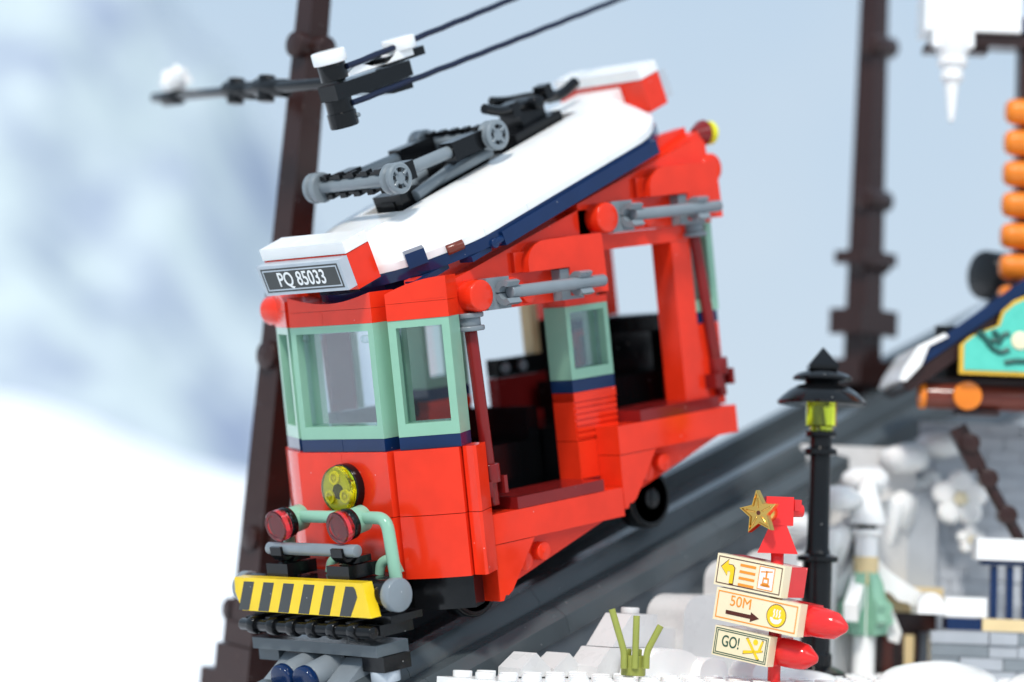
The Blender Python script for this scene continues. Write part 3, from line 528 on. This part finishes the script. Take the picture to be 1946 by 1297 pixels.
# cables
def cable(p0, p1, label):
    p0 = Vector(p0); p1 = Vector(p1); pts = []
    for k in range(90): t = k / 89; q = p0.lerp(p1, t); q.z -= .3 * t * (1 - t); q += Vector((0, .010 * math.sin(k * 1.3), .010 * math.cos(k * 1.7))); pts.append(q)
    bm = bmesh.new(); atube(bm, pts, .10, 10); tag(fin('cable', bm, 'cord', None, 0), label, 'cable', 'cables')
cable((-.1, 2.1, 17.92), (29, 2.0, 31.5), 'lower dark blue cable leaving the cup under the arm holder')
cable((-.4, 2.1, 19.05), (29, 4.4, 33.2), 'upper dark blue cable running over the snowy arm holder')
m2 = mast((27.9, 3.4, 9.0), 22, .56, .36, (math.radians(.6), 0, 0), 'blurred dark brown mast standing beyond the track, right of the car', None)
for z, hw in ((2.0, 1.15), (4.0, 1.15), (6.8, 1.05)): B('mast_collar', 'brown', m2, -hw, hw, -hw * .7, hw * .7, z, z + (1.0 if z < 6 else .5), .3)
for z in (6.9, 15.6, 9.4): CY('mast_pin', 'brown', m2, (-.75, -.3, z), (.75, -.3, z), .45, 20)

# ================================================================ street lamp
sl = thing('street_lamp', 'black street lamp with tiered hat and lime yellow lens', 'street lamp', (14.75, -5.3, -.05)); sl.scale = (1.04, 1.04, 1.015)
LA('lamp_post', 'black', sl, (0, 0, 0), (0, 0, 1), [(1.0, 0), (1.0, .35), (.55, .55), (.55, .9), (.48, 1.0), (.48, 3.9), (.66, 3.95), (.66, 4.1), (.42, 4.2), (.36, 4.4), (.34, 7.4), (.54, 7.45), (.54, 7.62), (.36, 7.7), (.36, 8.0), (.5, 8.05), (.5, 8.2), (.3, 8.25)], 32)
LA('lamp_lens', 'clear_lime', sl, (0, 0, 8.2), (0, 0, 1), [(.36, 0), (.40, .15), (.5, .2), (.5, .9), (.4, .95)], 12)
LA('lamp_hat', 'black', sl, (0, 0, 9.1), (0, 0, 1), [(1.42, 0), (1.45, .08), (1.3, .25), (1.05, .47), (.8, .62), (.55, .68), (.6, .78), (.95, .82), (.95, .9), (.8, 1.02), (.55, 1.1), (.45, 1.16)], 44)
LA('lamp_tip', 'black', sl, (0, 0, 10.27), (0, 0, 1), [(.66, 0), (.68, .12), (.03, .72), (0, .73)], 4)

# ================================================================ signpost (faces toward the camera's left)
sp = thing('signpost', 'red signpost with three cream boards and a gold star on top', 'signpost', (8.85, -8.5, 0))
CY('sign_pole', 'bright_red', sp, (0, 0, 0), (0, 0, 2.0), .2, 20)
CY('sign_pole', 'bright_red', sp, (0, 0, 2.0), (0, 0, 4.2), .2, 20)
def board(name, zc, wd, ht, yaw, off, tilt=-8):
    # local x right along the face, y up, z out of the face
    ez = Vector((-math.sin(math.radians(yaw)) , -math.cos(math.radians(yaw)), 0)); ex = Vector((math.cos(math.radians(yaw)), -math.sin(math.radians(yaw)), 0))
    X = frame((0, 0, zc), ex, ez); X = X @ Matrix.Translation((off, 0, .50)) @ Matrix.Rotation(math.radians(tilt), 4, 'Z')
    bd = B('sign_board', 'cream', sp, -wd / 2, wd / 2, -ht / 2, ht / 2, -.02, .36, .03, X); B('board_back', 'bright_red', bd, -wd / 2 + .1, wd / 2 - .02, -ht / 2 + .02, ht / 2 - .02, -.95, -.022, .03, X)
    return bd, X
def flat(name, mat, par, pts, X, h=.362, t=.008): bm = bmesh.new(); aprism(bm, pts, 'z', h, h + t); return fin(name, bm, mat, par, 0, X)
def rim(mat, par, X, wd, ht, ins, th):
    a, b = wd / 2 - ins, ht / 2 - ins; BS('board_border', mat, par, [(-a, a, b - th, b, .362, .368), (-a, a, -b, -b + th, .362, .368), (-a, -a + th, -b + th, b - th, .362, .368), (a - th, a, -b + th, b - th, .362, .368)], 0, X)
YAW = 62
b1, X1 = board('top', 3.42, 2.5, .98, YAW + 21, -.45)
rim('ink_brown', b1, X1, 2.5, .98, .07, .028)
arrow = [(-1.04, .10), (-.80, .34), (-.80, .20), (-.64, .20), (-.56, .12), (-.56, -.36), (-.70, -.36), (-.70, .0), (-.80, .0), (-.80, -.14)]
flat('arrow', 'ink_brown', b1, [(x * 1.0 + (x + .78) * .12, y + (y - .02) * .10) for x, y in arrow], X1, .362, .004); flat('arrow', 'ink_yellow', b1, arrow, X1, .3665)
for k in range(4): flat('sign_line', 'ink_orange', b1, [(-.36, .30 - k * .20), (.22, .30 - k * .20), (.22, .22 - k * .20), (-.36, .22 - k * .20)], X1)
flat('pictogram_card', 'ink_orange', b1, [(.34, -.36), (.92, -.36), (.92, .36), (.34, .36)], X1, .362, .003); flat('pictogram_card', 'white', b1, [(.37, -.33), (.89, -.33), (.89, .33), (.37, .33)], X1, .3655, .003)
for pts in ([(.42, .20), (.84, .26), (.84, .22), (.42, .16)], [(.60, .24), (.66, .24), (.66, .02), (.60, .02)], [(.52, .03), (.74, .03), (.76, -.24), (.50, -.24)], [(.46, -.18), (.80, -.18), (.80, -.25), (.46, -.25)]): flat('pictogram', 'ink_orange', b1, pts, X1, .369, .003)
flat('pictogram', 'white', b1, [(.57, -.03), (.69, -.03), (.70, -.13), (.56, -.13)], X1, .3725, .003)
b2, X2 = board('middle', 2.32, 3.1, 1.0, YAW + 21, -.15)
rim('ink_orange', b2, X2, 3.1, 1.0, .08, .035)
TEXT('lettering', 'ink_orange', b2, '50M', .46, X2 @ Matrix.Translation((-.60, .16, .366)), 1.0)
flat('arrow', 'ink_brown', b2, [(-1.10, -.14), (-.18, -.14), (-.18, -.05), (.14, -.20), (-.18, -.35), (-.18, -.26), (-1.10, -.26)], X2)
circ = lambda r, cx, cy, n=28: [(cx + r * math.cos(k * 2 * math.pi / n), cy + r * math.sin(k * 2 * math.pi / n)) for k in range(n)]
flat('steam_badge', 'ink_brown', b2, circ(.36, .74, .0), X2, .362, .003); flat('steam_badge', 'ink_yellow', b2, circ(.335, .74, .0), X2, .3655, .003)
flat('steam_mark', 'white', b2, [(.53, -.06)] + [(.74 + .21 * math.cos(math.pi + k * math.pi / 10), -.08 + .17 * math.sin(math.pi + k * math.pi / 10)) for k in range(11)] + [(.95, -.06), (.86, -.06), (.84, -.11), (.64, -.11), (.62, -.06)], X2, .369, .003)
for q in (.64, .74, .84): flat('steam_mark', 'white', b2, [(q - .025, -.04), (q + .02, -.04), (q + .05, .05), (q + .02, .12), (q + .05, .2), (q, .2), (q - .03, .12), (q + .005, .05)], X2, .369, .003)
b3, X3 = board('bottom', 1.26, 2.05, .92, YAW + 21, -.68)
rim('ink_green', b3, X3, 2.05, .92, .05, .028); rim('ink_green', b3, X3, 2.05, .92, .11, .028)
TEXT('lettering', 'ink_green', b3, 'GO!', .5, X3 @ Matrix.Translation((-.38, .02, .366)), .74)
for pts in ([(.16, .24), (.24, .28), (.72, -.28), (.64, -.32)], [(.12, -.12), (.12, -.22), (.80, -.06), (.80, .0)], [(.64, -.02), (.74, .28), (.80, .26), (.72, -.04)]):
    flat('skier_mark', 'ink_brown', b3, [((x - .46) * 1.04 + .46, y * 1.08) for x, y in pts], X3, .362, .003); flat('skier_mark', 'ink_yellow', b3, pts, X3, .3655, .003)
flat('skier_mark', 'ink_yellow', b3, circ(.09, .52, .20, 16), X3, .3655, .003)
for X, xx, r in ((X2, 1.50, .47), (X3, 1.0, .45)):
    LA('pointer_tip', 'bright_red', b2 if X is X2 else b3, (xx, 0, -.5), (1, 0, 0), [(r * .98, 0), (r, .2), (r * .97, .5), (r * .86, .85), (r * .62, 1.0), (r * .3, 1.2), (0, 1.28)], 28, xf=X)
PK = Matrix.Translation((0, 0, 0))
P('peak_slope', 'bright_red', sp, [(-.62, 4.12), (.62, 4.12), (.26, 4.98), (-.26, 4.98)], 'x', -.42, .42, .03, Matrix.Rotation(math.radians(40), 4, 'Z')); B('peak_brick', 'bright_red', sp, -.45, .45, -.42, .42, 4.98, 5.86, .03, Matrix.Rotation(math.radians(45), 4, 'Z'))
CY('peak_stud', 'bright_red', sp, (.28, -.05, 5.45), (.78, -.3, 5.47), .2, 18); B('peak_tab', 'bright_red', sp, .3, .62, -.4, -.08, 5.45, 5.8, .03)
XS = frame((-.78, .02, 5.34), Vector((.12, -.99, 0)), Vector((-.99, -.12, -.03))) @ Matrix.Rotation(math.radians(6), 4, 'Z')
st = []
for k in range(10): r = .70 if k % 2 == 0 else .33; a = math.pi / 2 + k * math.pi / 5; st.append((r * math.cos(a), r * math.sin(a)))
star = P('star', 'gold', sp, st, 'z', 0, .18, .03, XS); CY('star_boss', 'gold', star, (0, 0, -.45), (0, 0, -.01), .34, 24, xf=XS)
for k in range(5):
    a = math.pi / 2 + k * 2 * math.pi / 5; p0, p1 = Vector((.14 * math.cos(a), .14 * math.sin(a), .185)), Vector((.46 * math.cos(a), .46 * math.sin(a), .185)); CY('star_rib', 'gold', star, p0, p1, .025, 8, .005, xf=XS)
inn = [(x * .84, y * .84) for x, y in st]; bm = bmesh.new(); A = [bm.verts.new((x, y, .19)) for x, y in st]; Bq = [bm.verts.new((x, y, .19)) for x, y in inn]; A2 = [bm.verts.new((x * .98, y * .98, .23)) for x, y in st]; B2 = [bm.verts.new((x * 1.03, y * 1.03, .23)) for x, y in inn]
for k in range(10):
    j = (k + 1) % 10; bm.faces.new((A[k], A[j], A2[j], A2[k])); bm.faces.new((A2[k], A2[j], B2[j], B2[k])); bm.faces.new((B2[k], B2[j], Bq[j], Bq[k]))
fin('star_rim', bm, 'gold', star, 0, XS); CY('star_hole', 'ink_brown', star, (0, 0, .181), (0, 0, .19), .07, 14, .002, xf=XS)

# ================================================================ olive sprout
pn = thing('grass_sprout', 'olive green plastic sprout with three thin stalks on the snow', 'plant', (5.3, -5.9, .22))
LA('sprout_base', 'olive', pn, (0, 0, .02), (0, 0, 1), cprof(.38, .62, .03), 24); 
for a in (20, 140, 260): q = math.radians(a); CY('sprout_stud', 'olive', pn, (.2 * math.cos(q), .2 * math.sin(q), .62), (.2 * math.cos(q), .2 * math.sin(q), .84), .13, 14)
def stalk(dx, dz, o): 
    v = RGT * dx; TU('stalk', 'olive', pn, [RGT * o + Vector((-.25, -.3, .25)), RGT * o + Vector((-.25, -.3, .75)), RGT * (o + dx) + Vector((-.25, -.3, dz))], .105, .2, 12)
stalk(-.42, 2.05, -.34); stalk(0, 1.85, 0); stalk(.40, 1.55, .34)


# ================================================================ snowy bank beside the track
RZ = math.atan2(rH.y, rH.x)
bank = thing('snowy_bank', 'pale snowy retaining bank of stepped bricks under the track', 'bank', (0, 0, 0))
tz = lambda x: .02 + (x - 4.0) * math.tan(TS)
P('bank_core', 'mid_grey', bank, [(3.9, -.3), (44, -.3), (44, tz(44) - .05), (4.6, tz(4.6) + .02)], 'y', -.9, 4.9, .02)
P('bank_core', 'rock_white', bank, [(9.5, -.3), (44, -.3), (44, tz(44) - 1.6), (9.5, tz(9.5) - 1.6)], 'y', -1.6, -.92, .02)
rk = [(5.2, 6.9, -2.6, -1.75, .55), (9.0, 11.0, -3.0, -1.65, 1.6), (10.4, 13.4, -3.3, -1.65, 2.7), (13.2, 15.6, -2.8, -1.65, 3.9), (15.2, 18.4, -3.2, -1.65, 4.3), (17.4, 20.6, -2.7, -1.65, 5.2), (20.2, 23.6, -3.0, -1.65, 6.0), (23, 27, -3.2, -1.65, 6.9)]
for x0, x1, y0, y1, h in rk:
    n = 8; top = [(x0 + .02 + .9 * (1 - math.cos(k / n * math.pi / 2)), h - .7 + .7 * math.sin(k / n * math.pi / 2)) for k in range(n + 1)] if h > 2 else [(x0, h)]
    P('bank_brick', 'rock_white', bank, [(x1, -.2), (x0, -.2)] + top + [(x1, h)], 'y', y0, y1, .03)
sr = P('slope_brick', 'rock_white', bank, [(6.45, 1.01), (7.3, 2.05), (8.5, 2.05), (8.5, 1.01)], 'y', -3.9, -2.75, .03)
P('slope_brick', 'rock_white', bank, [(5.75, .05), (5.75, .4), (6.3, .99), (8.9, .99), (8.9, .05)], 'y', -3.95, -2.7, .03); B('bank_plate', 'rock_white', bank, 8.6, 9.6, -4.1, -3.1, .05, .62)
CY('brick_stud', 'rock_white', sr, (7.85, -3.3, 2.05), (7.85, -3.3, 2.25), .3, 20)
for x0, y in ((3.3, -2.55), (4.7, -2.6)): P('slope_brick', 'rock_white', bank, [(x0, .05), (x0 + 1.3, .05), (x0 + 1.3, .3), (x0 + .65, .78), (x0, .3)], 'y', y - .5, y + .5, .02)
for (x0, x1, y, h) in ((6.6, 9.4, -4.6, 1.0), (8.8, 10.2, -5.0, .75), (10.4, 12.6, -5.8, .8)):
    n = 10; P('curved_brick', 'white', bank, [(x0, .05)] + [((x0 + x1) / 2 - (x1 - x0) / 2 * math.cos(k * math.pi / n), .12 + (h - .1) * math.sin(k * math.pi / n) ** .7) for k in range(n + 1)] + [(x1, .05)], 'y', y - .5, y + .5, .02)
# icicle fringe of snow along the bank
for k in range(26):
    x = 14.2 + k * .5; h = tz(x) - 1.3 + random.uniform(-.35, .1); l = random.uniform(.5, 1.9)
    LA('snow_drip', 'white', bank, (x, -2.2 - random.uniform(0, .9), h), (0, 0, -1), [(.05, -.5), (.42, -.3), (.45, 0), (.3, l * .5), (.06, l), (0, l)], 10)
for (x, y, z, r) in ((16.2, -3.0, 5.2, .8), (18.6, -3.2, 6.2, .75), (20.2, -3.0, 6.9, .9), (22.4, -3.0, 7.8, .95), (24.2, -3.2, 8.4, .9)):
    bm = bmesh.new(); bmesh.ops.create_icosphere(bm, subdivisions=2, radius=r)
    for v in bm.verts: v.co *= 1 + .25 * noise.noise(v.co * 2 + Vector((x, 0, 0))); v.co.z *= .6; v.co += Vector((x, y, z))
    fin('snow_cap', bm, 'white', bank, 0, sharp=60)
# low snow mounds on the plate
for (x, y, lx, ly, h, lab) in ((17.2, -8.6, 2.6, 1.6, .8, 'wide low white snow mound in front of the grey wall'), (12.6, -6.6, 1.3, 1.1, .45, 'small white snow mound just left of the street lamp'), (20.4, -11.4, 2.6, 1.6, .7, 'white snow mound at the bottom right edge')):
    bm = bmesh.new(); bmesh.ops.create_icosphere(bm, subdivisions=4, radius=1)
    for v in bm.verts: d = noise.noise(v.co * 1.5 + Vector((x, y, 0))) * .12; v.co = Vector((v.co.x * lx * (1 + d) + x, v.co.y * ly * (1 + d) + y, max(v.co.z, -.05) * h * (1 + d)))
    tag(fin('snow_mound', bm, 'white', None, 0, sharp=70), lab, 'snow mound', 'snow mounds')

# ================================================================ shrine-like hut at the right
hut = thing('mountain_hut', 'dark brown hut with teal gable board, blue roof edge and orange log ends', 'hut', (21.27, -5.9, 10.64), (0, 0, RZ))
gb = [(0, 0), (0, 1.0), (.35, 1.32), (1.3, 1.75), (1.45, 2.25), (1.85, 2.62), (2.35, 2.85), (2.7, 3.2), (3.05, 2.85), (3.55, 2.62), (3.95, 2.25), (4.1, 1.75), (5.05, 1.32), (5.4, 1.0), (5.4, 0)]
P('gable_trim', 'gold_trim', hut, gb, 'y', -1.16, -.94, .03); gp = P('gable_board', 'teal', hut, [((x - 2.7) * .945 + 2.7, (z - 1.4) * .90 + 1.4) for x, z in gb], 'y', -1.22, -1.165, .01)
CY('gable_button', 'cream', gp, (2.08, -1.22, 1.22), (2.08, -1.28, 1.22), .32, 24)
for pts in ([(.6, 1.45, .5), (.9, 1.2, .3), (1.2, 1.15, 0), (1.3, 1.4, 0), (1.1, 1.5, 0)], [(.7, 1.5, 0), (1.05, .95, 0), (1.4, .75, 0), (1.7, .9, 0)], [(1.3, 1.05, 0), (1.5, 1.4, 0), (1.7, 1.45, 0)], [(1.55, .42, 0), (1.9, .5, 0), (2.4, .5, 0)]):
    TU('scroll', 'dark_green', gp, [(p[0], -1.23, p[1]) for p in pts], .10, .3, 8)
for sgn in (1, -1):
    X = Matrix.Translation((2.7, 0, 0)) @ Matrix.Diagonal((sgn, 1, 1, 1))
    P('roof_beam', 'brown', hut, [(-4.55, -.55), (-4.25, -.62), (.0, 2.55), (.0, 3.15), (-4.6, -.25)], 'y', -.6, 4.0, .03, X)
    P('roof_edge', 'navy', hut, [(-3.95, .26), (0, 3.2), (0, 3.75), (-3.75, .92)], 'y', -.7, 4.0, .03, X)
    P('roof_snow', 'white', hut, [(-4.75, -.28), (-4.6, .15), (-4.1, .95), (-3.2, 1.42), (-3.05, 1.3), (-3.72, .94), (-3.98, .25), (-4.5, -.32)], 'y', -.9, 4.0, .08, X)
B('gable_back', 'black', hut, -.6, 6.0, .3, .6, -.5, 1.8)
B('cross_beam', 'brown', hut, -.9, 6.5, .1, .9, -.45, -.05)
CY('log', 'red_brown', hut, (-.95, .1, -.72), (7, .1, -.72), .45, 26); CY('log_end', 'orange', hut, (-1.2, .1, -.72), (-.96, .1, -.72), .46, 26)
CY('log', 'red_brown', hut, (.40, 1.2, -.72), (.40, -.45, -.72), .47, 26); CY('log_end', 'orange', hut, (.40, -.45, -.72), (.40, -.7, -.72), .50, 26)
B('beam_foot', 'brown', hut, .15, 1.6, -.3, .9, -1.35, -1.2)
TU('strut', 'brown', hut, [(.45, .3, -1.95), (1.3, .3, -3.6), (2.6, .3, -5.8)], .22, .3, 10); B('strut_joint', 'brown', hut, .25, .85, .1, .6, -3.3, -1.7, .2, Matrix.Translation((.55, .35, -2.4)) @ Matrix.Rotation(math.radians(-28), 4, 'Y') @ Matrix.Translation((-.55, -.35, 2.4)))
wb = B('back_wall', 'pale_stone', hut, -.35, 7.2, 4.1, 4.8, -10.6, -1.4)
for t in (.1, .42, .75): CY('strut_knuckle', 'brown', hut, (.45 + 2.1 * t, -.05, -1.95 - 3.8 * t), (.45 + 2.1 * t, .65, -1.95 - 3.8 * t), .34, 16)
for r in range(19):
    for c in range(6): B('wall_brick', 'pale_stone', hut, -.5 + c * 1.25 + (r % 2) * .6, .71 + c * 1.25 + (r % 2) * .6, 4.0 + random.uniform(-.05, .06), 4.2, -10.5 + r * .48, -10.04 + r * .48, .02)

tw = thing('log_tower', 'dark tower of stacked orange logs under a snowy roof with an icicle', 'tower', (24.5, -6.02, 20.57), (0, 0, RZ))
for k in range(7):
    z = -k * 1.14; LA('log', 'orange', tw, (-.32 - .02 * k, .3, z), (1, 0, 0), [(0, 0), (.3, .03), (.42, .14), (.47, .32), (.47, 5.5)], 24)
B('tower_post', 'brown', tw, .22, 1.2, .5, 1.4, -9, 3.4); B('tower_beam', 'brown', tw, -1.5, 5, .0, 1.2, 2.35, 2.78); B('tower_beam', 'brown', tw, -3.3, -1.0, .2, 1.0, 2.1, 2.35)
B('roof_snow', 'white', tw, -3.4, .1, -.3, 1.6, 2.8, 4.3, .5); B('roof_snow', 'white', tw, -3.1, -1.6, -.3, 1.4, 2.2, 2.9, .3); B('roof_edge', 'navy', tw, .12, 5, -.2, 1.5, 2.85, 3.4)
LA('icicle', 'white', tw, (-2.3, .2, 2.2), (0, 0, -1), [(.72, -.6), (.70, -.1), (.52, .3), (.56, .55), (.40, .75), (.42, 1.1), (.26, 1.3), (.15, 2.3), (.10, 2.65), (0, 2.72)], 20)
bc = thing('winch_drum', 'black round drum beside the orange log tower above the track', 'drum', (26.7, -3.3, 14.9), (0, 0, RZ))
CY('drum', 'black', bc, (-.2, -.3, 0), (1.4, .6, 0), .92, 32, .1); CY('drum_axle', 'grey', bc, (1.2, .5, -.1), (2.6, 1.2, -.2), .5, 20)

# ================================================================ small snow-laden tree
tr = thing('snowy_tree', 'small white snow laden tree with sand green lower leaves', 'tree', (19.6, -3.55, 0), (0, 0, RZ))
LA('tree_tip', 'white', tr, (0, 0, 5.35), (0, 0, 1), [(.68, 0), (.70, .1), (.5, .7), (.32, 1.3), (.24, 1.6), (.2, 1.75), (0, 1.8)], 24)
LA('trunk', 'white', tr, (0, 0, 0), (0, 0, 1), [(.4, 0), (.4, 4.9), (.55, 5.0), (.55, 5.15)], 20); CY('collar', 'ink_grey', tr, (0, 0, 5.16), (0, 0, 5.3), .34, 18); CY('trunk_ring', 'tan', tr, (0, 0, 3.2), (0, 0, 4.2), .44, 18)
for sgn in (-1, 1):
    for rot in (0, 70):
        n = 8; o = [(.25 + 1.75 * (k / n) ** 1.4, 4.75 - 1.7 * (k / n) ** .7 * (1 if sgn > 0 else 1.3)) for k in range(n + 1)]; i = [(.25 + 1.75 * (k / n) ** 1.4 - .7 * (1 - k / n) * .6 - .1, 4.0 - 1.35 * (k / n) * (1 if sgn > 0 else 1.3) - .3 + .12 * (k % 2)) for k in range(n, -1, -1)]
        P('snow_leaf', 'white', tr, o + i, 'y', -.25, .25, .06, Matrix.Translation((0, .5, 0)) @ Matrix.Rotation(math.radians(rot), 4, 'Z') @ Matrix.Diagonal((sgn, 1, 1, 1)))
for rot in (0, 60, 120):
    lf = [(-.35, 3.3), (.35, 3.3), (.55, 2.9), (.65, 2.45), (.9, 2.2), (.82, 1.95), (.95, 1.7), (.75, 1.55), (.72, 1.3), (.45, 1.3), (.2, 1.12), (0, 1.25), (-.2, 1.12), (-.45, 1.3), (-.72, 1.3), (-.75, 1.55), (-.95, 1.7), (-.82, 1.95), (-.9, 2.2), (-.65, 2.45), (-.55, 2.9)]
    P('green_leaf', 'green', tr, [(x * 1.08, 1.3 + (z - 1.12) * 1.12) for x, z in lf], 'y', -.18, .18, .06, Matrix.Rotation(math.radians(rot), 4, 'Z'))
for sgn in (-1, 1): P('snow_leaf', 'white', tr, [(.5, 2.9), (1.0, 2.4), (1.35, 1.6), (1.25, 1.2), (.9, 1.3), (.7, 2.0)], 'y', .2, .5, .05, Matrix.Diagonal((sgn, 1, 1, 1)))
# dark niche and crate behind the tree
nw = thing('stone_wall', 'light grey wall with a dark doorway behind the small snowy tree', 'wall', (20.6, -1.8, 0), (0, 0, RZ))
B('wall_panel', 'rock_white', nw, -1.6, 2.6, .8, 1.8, 4.6, 8.2, .04); B('doorway', 'ink_grey', nw, .2, 2.0, 1.2, 1.8, 0, 4.55, .03); B('wall_pier', 'stone_grey', nw, 2.05, 3.4, .6, 1.8, 0, 6.6, .04); B('wall_pier', 'rock_white', nw, -1.6, .15, .9, 1.8, 0, 4.58, .04); B('lintel', 'mid_grey', nw, .1, 2.02, .9, 1.5, 4.2, 4.58, .03)
cb = thing('wooden_crate', 'brown and tan crate standing behind the small snowy tree', 'crate', (20.9, -3.0, 0), (0, 0, RZ))
B('crate_body', 'brown', cb, -.6, 1.6, 0, 1.2, 0, 1.6); B('crate_lid', 'tan', cb, .1, 2.4, -.1, 1.3, 2.3, 3.2, .05)
for x in (-.45, .3, 1.05): B('crate_slat', 'tan' if x != .3 else 'red_brown', cb, x, x + .35, -.08, -.005, .1, 1.5)
B('crate_post', 'brown', cb, .2, 2.2, .1, 1.1, 1.62, 2.28)
# grey brick wall and blue railing at the right edge
gw = thing('brick_wall', 'grey brick wall at the lower right with tan coping', 'wall', (19.9, -6.2, 0), (0, 0, RZ))
B('wall_core', 'mid_grey', gw, .08, 6.9, .12, 1.2, 0, 1.74)
for r in range(4):
    x = -.0; k = 0
    while x < 6.6:
        wdt = random.choice((1.0, 1.5, 2.0)); B('brick', random.choice(('stone_grey', 'mid_grey', 'stone_grey')), gw, x + .02, x + wdt - .02, random.uniform(-.1, .02), .5, r * .44 + .01, r * .44 + .42, .03); x += wdt
B('coping', 'tan', gw, 1.75, 7, -.1, 1.1, 1.80, 2.22); B('coping', 'navy', gw, .55, 1.72, -.05, 1.0, 1.80, 2.2)
rl_ = thing('railing', 'dark blue railing with rounded white snow rails on the grey wall', 'railing', (19.9, -6.2, 2.2), (0, 0, RZ))
P('snow_rail', 'white', rl_, [(-.02 + .5 * math.cos(math.radians(a)), .1 + .75 * max(0, math.sin(math.radians(a)))) for a in range(0, 181, 15)], 'y', -.2, 1.2, .04); B('snow_rail', 'white', rl_, .48, 1.9, 0, 1, .05, .72, .2)
for x in (2.05, 2.6, 3.15, 3.7, 4.25): B('baluster', 'navy', rl_, x, x + .24, .2, .5, .02, 1.85)
B('top_rail', 'navy', rl_, 1.7, 5.5, .1, .7, 1.86, 2.02); B('snow_rail', 'white', rl_, 1.5, 5.6, -.1, .9, 2.04, 2.78, .34)
# snow flowers
for (x, y, z, r, lab) in ((23.6, -4.6, 6.42, .95, 'large white blossom of snow hanging by the grey wall'), (23.9, -4.9, 4.95, .5, 'small pale blossom below the large white one')):
    fl_ = thing('snow_blossom', lab, 'blossom', (x, y, z), (0, 0, RZ), 'snow blossoms')
    for k in range(5): a = math.pi / 2 + k * 2 * math.pi / 5; LA('petal', 'white', fl_, (r * .62 * math.cos(a), 0, r * .62 * math.sin(a)), (0, -1, 0), [(0, -.25), (r * .45, -.1), (r * .48, .05), (r * .35, .2), (0, .25)], 18)
    CY('blossom_heart', 'cream', fl_, (0, -.1, 0), (0, -.35, 0), r * .24, 16)
